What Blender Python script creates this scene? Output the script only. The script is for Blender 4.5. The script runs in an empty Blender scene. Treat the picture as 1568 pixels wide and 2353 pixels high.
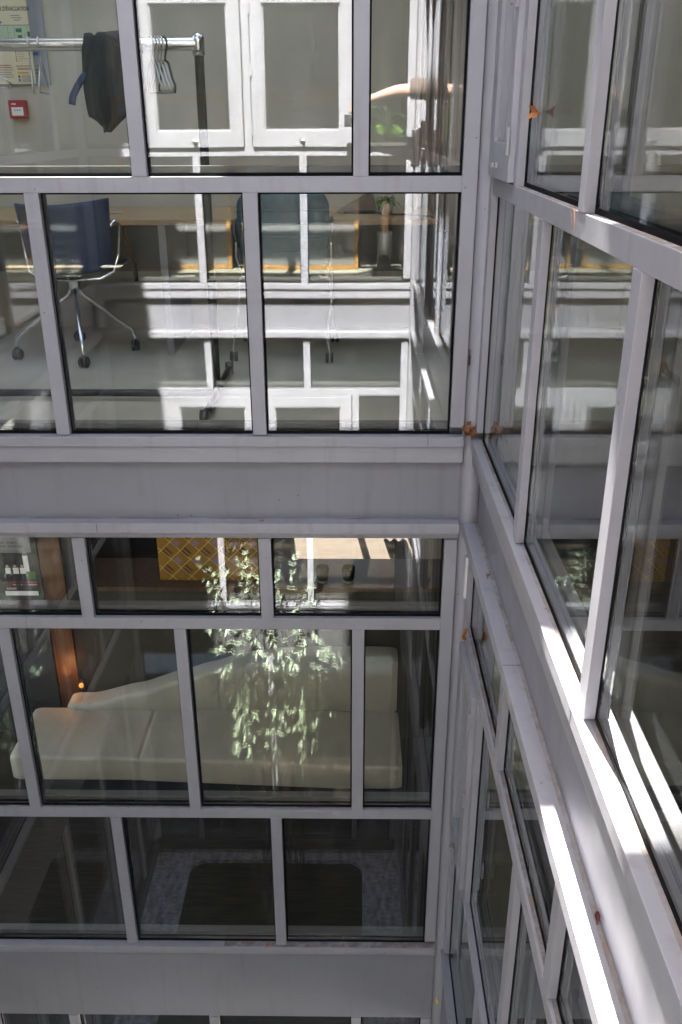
import bpy, bmesh, math, random
from mathutils import Vector, Matrix
random.seed(7)
C = bpy.context.scene.collection
S = bpy.context.scene

# ------------------------------------------------------------------ camera, sky, sun, exposure
cam_d = bpy.data.cameras.new('camera'); cam = bpy.data.objects.new('camera', cam_d); C.objects.link(cam); S.camera = cam
cam_d.sensor_fit = 'HORIZONTAL'; cam_d.sensor_width = 36; cam_d.lens = 36 * 2036.7 / 1568
cam_d.clip_start = 0.01; cam_d.clip_end = 500
yaw, pitch, roll = [math.radians(a) for a in (-0.791, 23.804, -0.180)]
fwd = Vector((math.sin(yaw) * math.cos(pitch), math.cos(yaw) * math.cos(pitch), -math.sin(pitch)))
rt = Vector((math.cos(yaw), -math.sin(yaw), 0)); up = rt.cross(fwd)
r2 = math.cos(roll) * rt + math.sin(roll) * up; u2 = -math.sin(roll) * rt + math.cos(roll) * up
m = Matrix((r2, u2, -fwd)).transposed().to_4x4()
cam.matrix_world = m

SUN = Vector((0.07, -0.60, -1.0)).normalized()
W = bpy.data.worlds.new('World'); S.world = W; W.use_nodes = True
nt = W.node_tree; bg = nt.nodes['Background']
sky = nt.nodes.new('ShaderNodeTexSky'); sky.sky_type = 'NISHITA'; sky.sun_disc = False
sky.sun_elevation = math.asin(-SUN.z); sky.sun_rotation = math.atan2(-SUN.x, -SUN.y)
sky.air_density = 1.0; sky.dust_density = 2.5; sky.ozone_density = 0.6
nt.links.new(sky.outputs[0], bg.inputs[0]); bg.inputs[1].default_value = 0.055
sd = bpy.data.lights.new('sun', 'SUN'); sd.energy = 5.0; sd.angle = math.radians(0.5); sd.color = (1, .965, .92)
so = bpy.data.objects.new('sun', sd); C.objects.link(so); so.rotation_euler = SUN.to_track_quat('-Z', 'Y').to_euler(); so.location = (0, 4, 12)
V = S.view_settings
V.view_transform = 'Standard'; V.look = 'None'; V.gamma = 1; V.use_curve_mapping = False; V.exposure = 4.12
S.render.engine = 'CYCLES'
cy = S.cycles
cy.use_denoising = True
cy.max_bounces = 10; cy.diffuse_bounces = 5; cy.glossy_bounces = 6; cy.transmission_bounces = 4; cy.transparent_max_bounces = 40
cy.caustics_reflective = False; cy.caustics_refractive = False; cy.sample_clamp_indirect = 6

# ------------------------------------------------------------------ materials
def nodes(name):
    mt = bpy.data.materials.new(name); mt.use_nodes = True
    return mt, mt.node_tree, mt.node_tree.nodes['Principled BSDF']
def mat(name, col, rough=.5, var=.08, scale=8, metal=0, bump=0, bscale=60, spec=.5, coord='Object', stretch=(1, 1, 1)):
    mt, t, b = nodes(name)
    tc = t.nodes.new('ShaderNodeTexCoord'); mp = t.nodes.new('ShaderNodeMapping'); mp.inputs['Scale'].default_value = stretch
    t.links.new(tc.outputs[coord], mp.inputs[0])
    n = t.nodes.new('ShaderNodeTexNoise'); n.inputs['Scale'].default_value = scale; n.inputs['Detail'].default_value = 6
    t.links.new(mp.outputs[0], n.inputs['Vector'])
    rp = t.nodes.new('ShaderNodeValToRGB')
    rp.color_ramp.elements[0].position = .3; rp.color_ramp.elements[1].position = .7
    rp.color_ramp.elements[0].color = (*[c * (1 - var) for c in col], 1); rp.color_ramp.elements[1].color = (*[min(1, c * (1 + var)) for c in col], 1)
    t.links.new(n.outputs['Fac'], rp.inputs[0]); t.links.new(rp.outputs[0], b.inputs['Base Color'])
    b.inputs['Roughness'].default_value = rough; b.inputs['Metallic'].default_value = metal
    b.inputs['Specular IOR Level'].default_value = spec
    if bump:
        n2 = t.nodes.new('ShaderNodeTexNoise'); n2.inputs['Scale'].default_value = bscale; n2.inputs['Detail'].default_value = 4
        t.links.new(mp.outputs[0], n2.inputs['Vector'])
        bp = t.nodes.new('ShaderNodeBump'); bp.inputs['Strength'].default_value = bump; bp.inputs['Distance'].default_value = .01
        t.links.new(n2.outputs['Fac'], bp.inputs['Height']); t.links.new(bp.outputs[0], b.inputs['Normal'])
    return mt
def paint_mat(name, col, rough=.42):
    # powder coated aluminium: faint mottling, dust spots, vertical dirt runs
    mt, t, b = nodes(name)
    tc = t.nodes.new('ShaderNodeTexCoord')
    n = t.nodes.new('ShaderNodeTexNoise'); n.inputs['Scale'].default_value = 2.2; n.inputs['Detail'].default_value = 7; n.inputs['Roughness'].default_value = .65
    t.links.new(tc.outputs['Object'], n.inputs['Vector'])
    rp = t.nodes.new('ShaderNodeValToRGB'); e = rp.color_ramp.elements
    e[0].position = .3; e[1].position = .72
    e[0].color = (*[c * .90 for c in col], 1); e[1].color = (*[c * 1.06 for c in col], 1)
    t.links.new(n.outputs['Fac'], rp.inputs[0])
    mp = t.nodes.new('ShaderNodeMapping'); mp.inputs['Scale'].default_value = (26, 26, 1.6); t.links.new(tc.outputs['Object'], mp.inputs[0])
    n3 = t.nodes.new('ShaderNodeTexNoise'); n3.inputs['Scale'].default_value = 1; n3.inputs['Detail'].default_value = 5
    t.links.new(mp.outputs[0], n3.inputs['Vector'])
    r3 = t.nodes.new('ShaderNodeValToRGB'); e = r3.color_ramp.elements
    e[0].position = .56; e[0].color = (0, 0, 0, 1); e[1].position = .80; e[1].color = (.42, .42, .42, 1)
    t.links.new(n3.outputs['Fac'], r3.inputs[0])
    m1 = t.nodes.new('ShaderNodeMixRGB'); t.links.new(r3.outputs[0], m1.inputs[0]); t.links.new(rp.outputs[0], m1.inputs[1])
    m1.inputs[2].default_value = (col[0] * .62, col[1] * .55, col[2] * .46, 1)
    vo = t.nodes.new('ShaderNodeTexVoronoi'); vo.inputs['Scale'].default_value = 13; t.links.new(tc.outputs['Object'], vo.inputs['Vector'])
    r4 = t.nodes.new('ShaderNodeValToRGB'); e = r4.color_ramp.elements
    e[0].position = .035; e[0].color = (.75, .75, .75, 1); e[1].position = .055; e[1].color = (0, 0, 0, 1)
    t.links.new(vo.outputs['Distance'], r4.inputs[0])
    m2 = t.nodes.new('ShaderNodeMixRGB'); t.links.new(r4.outputs[0], m2.inputs[0]); t.links.new(m1.outputs[0], m2.inputs[1])
    m2.inputs[2].default_value = (.12, .09, .07, 1)
    t.links.new(m2.outputs[0], b.inputs['Base Color'])
    n5 = t.nodes.new('ShaderNodeTexNoise'); n5.inputs['Scale'].default_value = 9; t.links.new(tc.outputs['Object'], n5.inputs['Vector'])
    mr = t.nodes.new('ShaderNodeMapRange'); mr.inputs['To Min'].default_value = rough - .1; mr.inputs['To Max'].default_value = rough + .14
    t.links.new(n5.outputs['Fac'], mr.inputs[0]); t.links.new(mr.outputs[0], b.inputs['Roughness'])
    n2 = t.nodes.new('ShaderNodeTexNoise'); n2.inputs['Scale'].default_value = 500; t.links.new(tc.outputs['Object'], n2.inputs['Vector'])
    bp = t.nodes.new('ShaderNodeBump'); bp.inputs['Strength'].default_value = .05; bp.inputs['Distance'].default_value = .002
    t.links.new(n2.outputs['Fac'], bp.inputs['Height']); t.links.new(bp.outputs[0], b.inputs['Normal'])
    return mt
def glass_mat(name, base=.085, tint=(.93, .95, .93), wob=.0):
    mt = bpy.data.materials.new(name); mt.use_nodes = True; t = mt.node_tree
    for n in list(t.nodes): t.nodes.remove(n)
    out = t.nodes.new('ShaderNodeOutputMaterial'); mx = t.nodes.new('ShaderNodeMixShader')
    tr = t.nodes.new('ShaderNodeBsdfTransparent'); tr.inputs[0].default_value = (*tint, 1)
    gl = t.nodes.new('ShaderNodeBsdfGlossy'); gl.inputs['Roughness'].default_value = 0; gl.inputs[0].default_value = (.94, .97, 1, 1)
    g = t.nodes.new('ShaderNodeNewGeometry'); dt = t.nodes.new('ShaderNodeVectorMath'); dt.operation = 'DOT_PRODUCT'
    t.links.new(g.outputs['Normal'], dt.inputs[0]); t.links.new(g.outputs['Incoming'], dt.inputs[1])
    def mth(op, a, b=None):
        n = t.nodes.new('ShaderNodeMath'); n.operation = op
        for i, x in enumerate((a, b)):
            if x is None: continue
            if isinstance(x, (int, float)): n.inputs[i].default_value = x
            else: t.links.new(x, n.inputs[i])
        return n.outputs[0]
    ab = mth('ABSOLUTE', dt.outputs['Value']); om = mth('SUBTRACT', 1.0, ab); p5 = mth('POWER', om, 5.0)
    f = mth('ADD', mth('MULTIPLY', p5, 1 - base), base)
    t.links.new(f, mx.inputs[0]); t.links.new(tr.outputs[0], mx.inputs[1]); t.links.new(gl.outputs[0], mx.inputs[2])
    tcd = t.nodes.new('ShaderNodeTexCoord'); mpd = t.nodes.new('ShaderNodeMapping'); mpd.inputs['Scale'].default_value = (5, 5, 1.1)
    t.links.new(tcd.outputs['Object'], mpd.inputs[0]); nd = t.nodes.new('ShaderNodeTexNoise'); nd.inputs['Scale'].default_value = 2.2; nd.inputs['Detail'].default_value = 9; nd.inputs['Roughness'].default_value = .72
    t.links.new(mpd.outputs[0], nd.inputs['Vector']); mrd = t.nodes.new('ShaderNodeMapRange'); mrd.inputs['From Min'].default_value = .48; mrd.inputs['From Max'].default_value = .8; mrd.inputs['To Max'].default_value = .035
    t.links.new(nd.outputs['Fac'], mrd.inputs[0])
    df = t.nodes.new('ShaderNodeBsdfDiffuse'); df.inputs[0].default_value = (.6, .58, .54, 1); m2 = t.nodes.new('ShaderNodeMixShader')
    t.links.new(mrd.outputs[0], m2.inputs[0]); t.links.new(mx.outputs[0], m2.inputs[1]); t.links.new(df.outputs[0], m2.inputs[2]); t.links.new(m2.outputs[0], out.inputs[0])
    if wob:
        tc = t.nodes.new('ShaderNodeTexCoord')
        n = t.nodes.new('ShaderNodeTexNoise'); n.inputs['Scale'].default_value = 1.7; n.inputs['Detail'].default_value = 1
        t.links.new(tc.outputs['Object'], n.inputs['Vector'])
        bp = t.nodes.new('ShaderNodeBump'); bp.inputs['Strength'].default_value = 1; bp.inputs['Distance'].default_value = wob
        t.links.new(n.outputs['Fac'], bp.inputs['Height']); t.links.new(bp.outputs[0], gl.inputs['Normal'])
    return mt
def alpha_mat(name, col, thresh=.5, scale=30, amt=.8):
    mt, t, b = nodes(name); b.inputs['Roughness'].default_value = .95
    tc = t.nodes.new('ShaderNodeTexCoord')
    n = t.nodes.new('ShaderNodeTexNoise'); n.inputs['Scale'].default_value = scale; n.inputs['Detail'].default_value = 8; n.inputs['Roughness'].default_value = .7
    t.links.new(tc.outputs['Object'], n.inputs['Vector'])
    rp = t.nodes.new('ShaderNodeValToRGB'); e = rp.color_ramp.elements
    e[0].position = thresh - .1; e[0].color = (0, 0, 0, 1); e[1].position = thresh + .12; e[1].color = (amt, amt, amt, 1)
    t.links.new(n.outputs['Fac'], rp.inputs[0]); t.links.new(rp.outputs[0], b.inputs['Alpha'])
    b.inputs['Base Color'].default_value = (*col, 1)
    return mt
M = {}
M['paint'] = paint_mat('grey_powder_coat', (.325, .322, .348))
M['gasket'] = mat('black_rubber', (.006, .006, .007), .85, spec=.1)
M['glass'] = glass_mat('window_glass', .088, tint=(.95, .95, .92), wob=.00035)
M['dirt'] = alpha_mat('rusty_dust', (.42, .30, .19), .46, 7, .42)
M['dust'] = alpha_mat('grey_brown_dust', (.40, .31, .25), .44, 9, .5)
M['black'] = mat('black_plastic', (.018, .018, .02), .4)
M['chrome'] = mat('chrome', (.72, .72, .72), .12, .03, metal=1)
M['rackblack'] = mat('black_coated_tube', (.008, .009, .009), .45, spec=.25)
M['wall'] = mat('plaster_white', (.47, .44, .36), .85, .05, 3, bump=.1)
M['wallC'] = mat('plaster_warm_white', (.45, .44, .37), .85, .05, 3, bump=.1)
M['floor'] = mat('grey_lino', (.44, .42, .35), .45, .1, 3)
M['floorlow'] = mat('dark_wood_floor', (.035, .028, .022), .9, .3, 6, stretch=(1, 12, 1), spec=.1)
M['ceil'] = mat('ceiling_white', (.7, .69, .66), .9)
M['render'] = mat('outer_render', (.26, .26, .27), .9, .08, 2, bump=.2)
M['desk'] = mat('oak_veneer', (.33, .21, .105), .5, .25, 5, stretch=(1, 14, 14))
M['wood'] = mat('orange_pine', (.50, .27, .08), .5, .2, 4, stretch=(12, 12, 1))
M['darkwood'] = mat('brown_wood', (.10, .052, .025), .5, .3, 4, stretch=(12, 12, 1))
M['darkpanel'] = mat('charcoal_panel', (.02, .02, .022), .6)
M['navy'] = mat('navy_fabric', (.004, .022, .085), .55, .3, 5, bump=.15, bscale=200, stretch=(6, 6, 1))
M['teal'] = mat('teal_fabric', (.025, .085, .125), .8, .15, 30, bump=.3, bscale=300)
M['cloth'] = mat('black_cloth', (.004, .010, .017), .85, .3, 12, bump=.4, bscale=120)
M['paper'] = mat('poster_paper', (.68, .60, .40), .7, .03)
M['white'] = mat('white_plastic', (.78, .78, .76), .45, .03)
M['greycard'] = mat('grey_card', (.25, .25, .26), .7)
M['red'] = mat('red_plastic', (.33, .012, .02), .4, .08)
M['greenink'] = mat('green_ink', (.02, .13, .06), .7)
M['redink'] = mat('red_ink', (.35, .03, .03), .7)
M['inkteal'] = mat('dark_teal_ink', (.01, .05, .05), .7)
M['inkblue'] = mat('blue_ink', (.02, .07, .25), .7)
M['inkyel'] = mat('ochre_ink', (.55, .33, .03), .7)
M['inkpale'] = mat('pale_green_ink', (.45, .55, .36), .7)
M['leather'] = mat('beige_leather', (.56, .52, .41), .5, .1, 4, bump=.5, bscale=22)
M['partition'] = mat('olive_felt', (.055, .05, .032), .95, .15, 6, bump=.2)
M['yellow'] = mat('yellow_board', (.42, .21, .010), .6, .06)
M['mauve'] = mat('mauve_print', (.40, .25, .27), .6)
M['maroon'] = mat('maroon_print', (.10, .012, .025), .6)
M['gold'] = mat('pale_yellow_line', (.85, .62, .16), .6)
M['cup'] = mat('dark_green_ceramic', (.016, .045, .035), .3)
M['cream'] = mat('cream_ceramic', (.55, .50, .40), .5)
M['gravel'] = mat('grey_gravel', (.50, .50, .56), .95, .75, 24, bump=1, bscale=60)
M['soil'] = mat('dark_mossy_soil', (.020, .022, .010), 1, .5, 14, bump=.6, bscale=40)
M['leafpale'] = mat('pale_green_leaf', (.34, .42, .29), .35, .25, 9)
M['leafgreen'] = mat('green_leaf', (.07, .17, .03), .4, .3, 9)
M['leafpalm'] = mat('palm_leaf', (.16, .33, .05), .4, .25, 9)
M['stem'] = mat('brown_stem', (.04, .03, .02), .8)
M['dry'] = mat('dry_orange_leaf', (.44, .17, .045), .7, .3, 60, bump=.5)
M['drybrown'] = mat('dry_brown_leaf', (.30, .13, .06), .8, .3, 60, bump=.5)
M['greypot'] = mat('grey_planter', (.022, .021, .022), .6)
M['skin'] = mat('skin', (.56, .33, .24), .5, .08, 14)
M['shirt'] = mat('brown_tshirt', (.10, .075, .062), .9, .1)
M['hair'] = mat('dark_hair', (.03, .02, .015), .6)
M['curtain'] = mat('brown_curtain', (.46, .38, .30), .9, .2, 3, stretch=(14, 14, .3))
M['steel'] = mat('brushed_steel', (.45, .45, .44), .3, .05, metal=1)
M['plan'] = mat('print_grey', (.12, .12, .12), .7)
M['dimslab'] = mat('dim_slab', (.022, .02, .016), .9, .2, 3)
M['shadegrey'] = mat('shade_grey_panel', (.10, .10, .098), .6)  # low tone standing in for shade on the panels that use it
M['floorC'] = mat('pale_lino', (.42, .42, .37), .5, .1, 3)
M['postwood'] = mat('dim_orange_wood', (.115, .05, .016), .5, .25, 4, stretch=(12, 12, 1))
M['paleren'] = mat('pale_render', (.42, .42, .43), .9, .08, 2)
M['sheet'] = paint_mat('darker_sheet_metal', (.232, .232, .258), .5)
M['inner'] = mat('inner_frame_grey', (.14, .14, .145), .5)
M['trouser'] = mat('dark_trouser', (.03, .03, .035), .9)

# ------------------------------------------------------------------ mesh helper
class MB:
    def __init__(s): s.v = []; s.f = []; s.m = []; s.sm = []
    def add(s, vs, fs, mi=0, smooth=False):
        o = len(s.v); s.v += [tuple(p) for p in vs]
        for f in fs: s.f.append([i + o for i in f]); s.m.append(mi); s.sm.append(smooth)
    def box(s, x0, x1, y0, y1, z0, z1, mi=0, bev=0):
        x0, x1 = sorted((x0, x1)); y0, y1 = sorted((y0, y1)); z0, z1 = sorted((z0, z1))
        if bev and min(x1 - x0, y1 - y0, z1 - z0) > 2.2 * bev:
            bm = bmesh.new(); r = bmesh.ops.create_cube(bm, size=1)
            for v in bm.verts: v.co = Vector(((x0 + x1) / 2 + v.co.x * (x1 - x0), (y0 + y1) / 2 + v.co.y * (y1 - y0), (z0 + z1) / 2 + v.co.z * (z1 - z0)))
            bmesh.ops.bevel(bm, geom=bm.edges[:], offset=bev, segments=2, affect='EDGES', profile=.5)
            bm.verts.index_update()
            s.add([v.co[:] for v in bm.verts], [[v.index for v in f.verts] for f in bm.faces], mi); bm.free(); return
        vs = [(x, y, z) for z in (z0, z1) for y in (y0, y1) for x in (x0, x1)]
        s.add(vs, [(0, 2, 3, 1), (4, 5, 7, 6), (0, 1, 5, 4), (2, 6, 7, 3), (0, 4, 6, 2), (1, 3, 7, 5)], mi)
    def obox(s, c, ax, hx, hy, hz, mi=0):
        # oriented box: centre, 3 axes (vectors), half sizes
        c = Vector(c); X, Y, Z = [Vector(a).normalized() for a in ax]
        vs = [c + X * hx * i + Y * hy * j + Z * hz * k for k in (-1, 1) for j in (-1, 1) for i in (-1, 1)]
        s.add(vs, [(0, 2, 3, 1), (4, 5, 7, 6), (0, 1, 5, 4), (2, 6, 7, 3), (0, 4, 6, 2), (1, 3, 7, 5)], mi)
    def tube(s, pts, r, n=10, mi=0, cap=True):
        pts = [Vector(p) for p in pts]; R = r if isinstance(r, (list, tuple)) else [r] * len(pts)
        t0 = (pts[1] - pts[0]).normalized(); a = t0.orthogonal().normalized(); rings = []
        for i, p in enumerate(pts):
            if i == 0: t = pts[1] - p
            elif i == len(pts) - 1: t = p - pts[i - 1]
            else: t = (pts[i + 1] - p).normalized() + (p - pts[i - 1]).normalized()
            t = t.normalized() if t.length > 1e-9 else t0
            a = (a - t * a.dot(t)).normalized(); b = t.cross(a)
            rings.append([p + (a * math.cos(2 * math.pi * k / n) + b * math.sin(2 * math.pi * k / n)) * R[i] for k in range(n)])
        vs = [q for rg in rings for q in rg]; fs = []
        for i in range(len(pts) - 1):
            for k in range(n): fs.append((i * n + k, i * n + (k + 1) % n, (i + 1) * n + (k + 1) % n, (i + 1) * n + k))
        s.add(vs, fs, mi, True)
        if cap: s.add(rings[0], [list(range(n))[::-1]], mi); s.add(rings[-1], [list(range(n))], mi)
    def lathe(s, prof, c, n=24, mi=0, axis='z'):
        vs = []; c = Vector(c)
        for (r, h) in prof:
            for k in range(n):
                a = 2 * math.pi * k / n; q = (r * math.cos(a), r * math.sin(a), h)
                if axis == 'x': q = (q[2], q[0], q[1])
                if axis == 'y': q = (q[0], q[2], q[1])
                vs.append(c + Vector(q))
        fs = [(i * n + k, i * n + (k + 1) % n, (i + 1) * n + (k + 1) % n, (i + 1) * n + k) for i in range(len(prof) - 1) for k in range(n)]
        s.add(vs, fs, mi, True)
    def grid(s, fn, nu, nv, mi=0, thick=0):
        P = [[Vector(fn(i / nu, j / nv)) for i in range(nu + 1)] for j in range(nv + 1)]
        vs = [p for r in P for p in r]; k = nu + 1
        fs = [(j * k + i, j * k + i + 1, (j + 1) * k + i + 1, (j + 1) * k + i) for j in range(nv) for i in range(nu)]
        if thick:
            bm = bmesh.new(); bv = [bm.verts.new(p) for p in vs]
            for f in fs: bm.faces.new([bv[i] for i in f])
            bmesh.ops.recalc_face_normals(bm, faces=bm.faces[:])
            bmesh.ops.solidify(bm, geom=bm.faces[:], thickness=thick)
            bm.verts.index_update()
            s.add([v.co[:] for v in bm.verts], [[v.index for v in f.verts] for f in bm.faces], mi, True); bm.free()
        else: s.add(vs, fs, mi, True)
    def build(s, name, mats, parent=None):
        me = bpy.data.meshes.new(name); me.from_pydata(s.v, [], s.f); me.update()
        for mm in (mats if isinstance(mats, list) else [mats]): me.materials.append(M[mm] if isinstance(mm, str) else mm)
        me.polygons.foreach_set('material_index', s.m); me.polygons.foreach_set('use_smooth', s.sm)
        o = bpy.data.objects.new(name, me); C.objects.link(o)
        if parent is not None:
            o.parent = parent
            w = parent
            off = Vector()
            while w is not None: off += w.location; w = w.parent
            if off.length > 0:
                me.transform(Matrix.Translation(-off))
        return o
def tag(o, label, cat, group=None):
    o['label'] = label; o['category'] = cat
    if group: o['group'] = group
    return o
def struct(o): o['kind'] = 'structure'; return o
def thing(name, label, cat, loc=(0, 0, 0), group=None):
    o = bpy.data.objects.new(name, None); C.objects.link(o); o.location = loc; o.empty_display_size = .1
    return tag(o, label, cat, group)
def one_box(name, mats, parent, *b, bev=0):
    mb = MB(); mb.box(*b, bev=bev); return mb.build(name, mats, parent)
def text_mesh(name, body, size, mats, parent, origin, xaxis, yaxis, align='LEFT', bold=.0, sx=1):
    cu = bpy.data.curves.new(name, 'FONT'); cu.body = body; cu.size = size; cu.align_x = align; cu.offset = bold; cu.extrude = 0
    tmp = bpy.data.objects.new('tmp', cu); C.objects.link(tmp)
    bpy.context.view_layer.update()
    me = bpy.data.meshes.new_from_object(tmp.evaluated_get(bpy.context.evaluated_depsgraph_get()))
    bpy.data.objects.remove(tmp); bpy.data.curves.remove(cu)
    X = Vector(xaxis).normalized() * sx; Y = Vector(yaxis).normalized(); o0 = Vector(origin)
    mb = MB(); mb.add([o0 + X * v.co.x + Y * v.co.y for v in me.vertices], [list(p.vertices) for p in me.polygons])
    bpy.data.meshes.remove(me)
    return mb.build(name, mats, parent)

# ------------------------------------------------------------------ facades
YA, YC, XB, XD = 3.0, -0.19, 0.433, -1.795
def FA(u0, u1, v0, v1, z0, z1): return (u0, u1, YA - v1, YA - v0, z0, z1)
def FC(u0, u1, v0, v1, z0, z1): return (u0, u1, YC + v0, YC + v1, z0, z1)
def FB(u0, u1, v0, v1, z0, z1): return (XB - v1, XB - v0, u0, u1, z0, z1)
def FD(u0, u1, v0, v1, z0, z1): return (XD + v0, XD + v1, u0, u1, z0, z1)
MW = .048
GL = -.024
GT = .020

def facade(nm, label, F, U0, U1, P0, P1, corner, casements=(), opens=(), top=1.45, low='sheet'):
    """U0..U1 clear width; P0/P1 mullion start positions of alternating rows"""
    root = thing(nm, label, 'facade', (0, 0, 0))
    rows = ([(.80, 1.40, P0)] if top > 1.2 else [(0, -1, [])]) + [(-.16, .752, P0), (-1.025, -.208, P1), (-1.78, -1.434, P1), (-2.742, -1.83, P0), (-3.56, -2.79, P1), (-6.05, -4.06, P0)]
    trans = [(.752, .80), (-.208, -.16), (-1.83, -1.78), (-2.79, -2.742)]
    for (a, b) in trans:
        mb = MB(); mb.box(*F(U0, U1, GL + .001, -.0015, a, b), bev=.0012); mb.build('transom', 'paint', root)
        mb = MB(); mb.box(*F(U0, U1, -.085, GL - GT - .004, a + .004, b + .030)); mb.build('inner_transom', 'inner', root)
    # sill, band, fascia, ledge between the storeys
    def sweep(name, prof, mt='paint'):
        mb = MB()
        for q in prof: mb.box(*F(U0 - .05, U1 + .05, *q), bev=.0015)
        return mb.build(name, mt, root)
    sweep('sill', [(GL, .014, -1.064, -1.028)])
    sweep('inner_sill', [(-.085, GL - GT - .004, -1.06, -.995)], 'inner')
    sweep('cover_strip', [(-.06, .004, -1.127, -1.066)])
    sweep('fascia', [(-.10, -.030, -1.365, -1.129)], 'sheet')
    sweep('ledge', [(-.098, .024, -1.402, -1.361)])
    sweep('head_rail', [(-.06, -.006, -1.434, -1.404)])
    sweep('sill', [(GL, .014, -3.598, -3.563)])
    sweep('inner_sill', [(-.085, GL - GT - .004, -3.60, -3.53)], 'inner')
    sweep('cover_strip', [(-.03, .003, -3.618, -3.600)])
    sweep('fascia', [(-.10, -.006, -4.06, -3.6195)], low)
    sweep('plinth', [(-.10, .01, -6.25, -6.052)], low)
    if True:
        mb = MB(); mb.box(*F(U0 - .05, U1 + .05, -.10, .01, 1.40 if top > 1.2 else .8005, top)); mb.build('eaves_fascia', 'paint', root)
    for ri, (z0, z1, ps) in enumerate(rows):
        if z1 < z0: continue
        ps = [q for q in ps if U0 + .02 < q < U1 - .02 - MW]
        for q in ps:
            mb = MB(); mb.box(*F(q, q + MW, GL + .001, 0, z0 + .0005, z1 - .0005), bev=.0012); mb.build('mullion', 'paint', root)
            mb = MB(); mb.box(*F(q + .002, q + MW - .002, -.083, GL - GT - .004, z0 + .031, z1)); mb.build('inner_mullion', 'inner', root)
        edges = [U0] + [x for q in ps for x in (q, q + MW)] + [U1]
        for bi in range(len(edges) // 2):
            a, b = edges[2 * bi], edges[2 * bi + 1]
            key = (ri, bi)
            if key in opens: continue
            if key in casements:
                sash(F, root, a, b, z0, z1); continue
            mb = MB(); mb.box(*F(a - .004, b + .004, GL - GT, GL, z0 - .004, z1 + .004)); p = mb.build('window_pane', 'glass', root)
            mb = MB(); w = .006
            for e in ((a, a + w, z0, z1), (b - w, b, z0, z1), (a + w, b - w, z0, z0 + .010), (a + w, b - w, z1 - w, z1)):
                mb.box(*F(e[0], e[1], GL + .0003, GL + .003, e[2], e[3]))
                mb.box(*F(e[0], e[1], GL - GT - .003, GL - GT - .0003, e[2], e[3]))
            mb.build('gasket', 'gasket', p)
    # end posts
    for (q0, q1) in corner:
        mb = MB()
        for (z0, z1) in ((-.995, 1.40 if top > 1.2 else .80), (-3.53, -1.436), (-6.05, -4.062)):
            mb.box(*F(q0, q1, -.06, .0008, max(z0, -1.027) if z0 > -1.1 else (max(z0, -3.562) if z0 > -3.6 else z0), z1), bev=.0015)
        mb.build('corner_post', 'paint', root)
    return root
def sash(F, root, a, b, z0, z1):
    s = MB(); w = .078; g = .006
    for (e0, e1, h0, h1) in ((a + g, a + g + w, z0 + g, z1 - g), (b - g - w, b - g, z0 + g, z1 - g), (a + g + w, b - g - w, z0 + g, z0 + g + w + .02), (a + g + w, b - g - w, z1 - g - w, z1 - g)):
        s.box(*F(e0, e1, -.05, .016, h0, h1), bev=.002)
    # stepped inner bead
    a2, b2, c2, d2 = a + g + w, b - g - w, z0 + g + w + .02, z1 - g - w
    for (e0, e1, h0, h1) in ((a2, a2 + .01, c2, d2), (b2 - .01, b2, c2, d2), (a2 + .01, b2 - .01, c2, c2 + .01), (a2 + .01, b2 - .01, d2 - .01, d2)):
        s.box(*F(e0, e1, -.04, .004, h0, h1))
    o = s.build('casement', 'paint', root)
    k = MB()
    for (e0, e1, h0, h1) in ((a, a + g, z0, z1), (b - g, b, z0, z1), (a + g, b - g, z0, z0 + g), (a + g, b - g, z1 - g, z1)):
        k.box(*F(e0, e1, -.05, -.012, h0, h1))
    k.build('seal', 'gasket', o)
    p = MB(); p.box(*F(a2, b2, -.034, -.016, c2, d2)); p.build('pane', 'glass', o)
    h = MB(); cu = (a + b) / 2
    h.box(*F(cu - .018, cu + .018, .016, .026, z0 + .035, z0 + .05), bev=.002); h.box(*F(cu - .006, cu + .014, .026, .036, z0 + .037, z0 + .048), bev=.002)
    h.build('handle', 'steel', o)
    for f in (.12, .5, .88):
        zz = z0 + (z1 - z0) * f; hi = MB()
        hi.box(*F(a - .004, a + .012, .0165, .026, zz - .035, zz + .035), bev=.003)
        hi.build('hinge', 'paint', o)

P0 = [-1.403, -.703, .001]; P1 = [-1.058, -.354]
fA = facade('courtyard_facade', 'shaded grey glazed facade facing the camera, with the sofa and the clothes rack behind it', FA, -1.755, .347, P0, P1, [(.347, .395), (-1.803, -1.755)], top=.86)
fB = facade('courtyard_facade', 'grey glazed side facade receding along the right edge of the photo', FB, -.15, 2.936, [.245, 1.0, 1.755, 2.508], [.609, 1.364, 2.119], [(2.936, 2.98), (-.19, -.15)],
       casements=((1, 4), (4, 4)), opens=((1, 0),))
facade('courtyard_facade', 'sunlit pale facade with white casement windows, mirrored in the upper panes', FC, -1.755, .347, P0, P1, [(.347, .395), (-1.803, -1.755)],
       casements=((1, 1), (1, 2), (4, 1), (4, 2)), low='shadegrey')  # lower fascia and plinth coloured dark in place of shade
facade('courtyard_facade', 'side facade left of the frame, its lower sill mirrored as a slanting line', FD, -.15, 2.936, [.245, 1.0, 1.755, 2.508], [.609, 1.364, 2.119], [(2.936, 2.98), (-.19, -.15)], low='shadegrey')  # lower fascia and plinth dimmed by colour, standing in for shade
def seam(root, F, u, v, z0, z1):
    mb = MB(); mb.box(*F(u, u + .0014, v - .001, v + .0004, z0, z1)); mb.build('joint', 'gasket', root)
def seam_top(root, F, u, v0, v1, z):
    mb = MB(); mb.box(*F(u, u + .0014, v0, v1, z - .001, z + .0004)); mb.build('joint', 'gasket', root)
seam(fA, FA, .268, .014, -1.062, -1.030); seam_top(fA, FA, .268, GL, .013, -1.028)
seam(fA, FA, -.95, .024, -1.40, -1.363)
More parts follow.
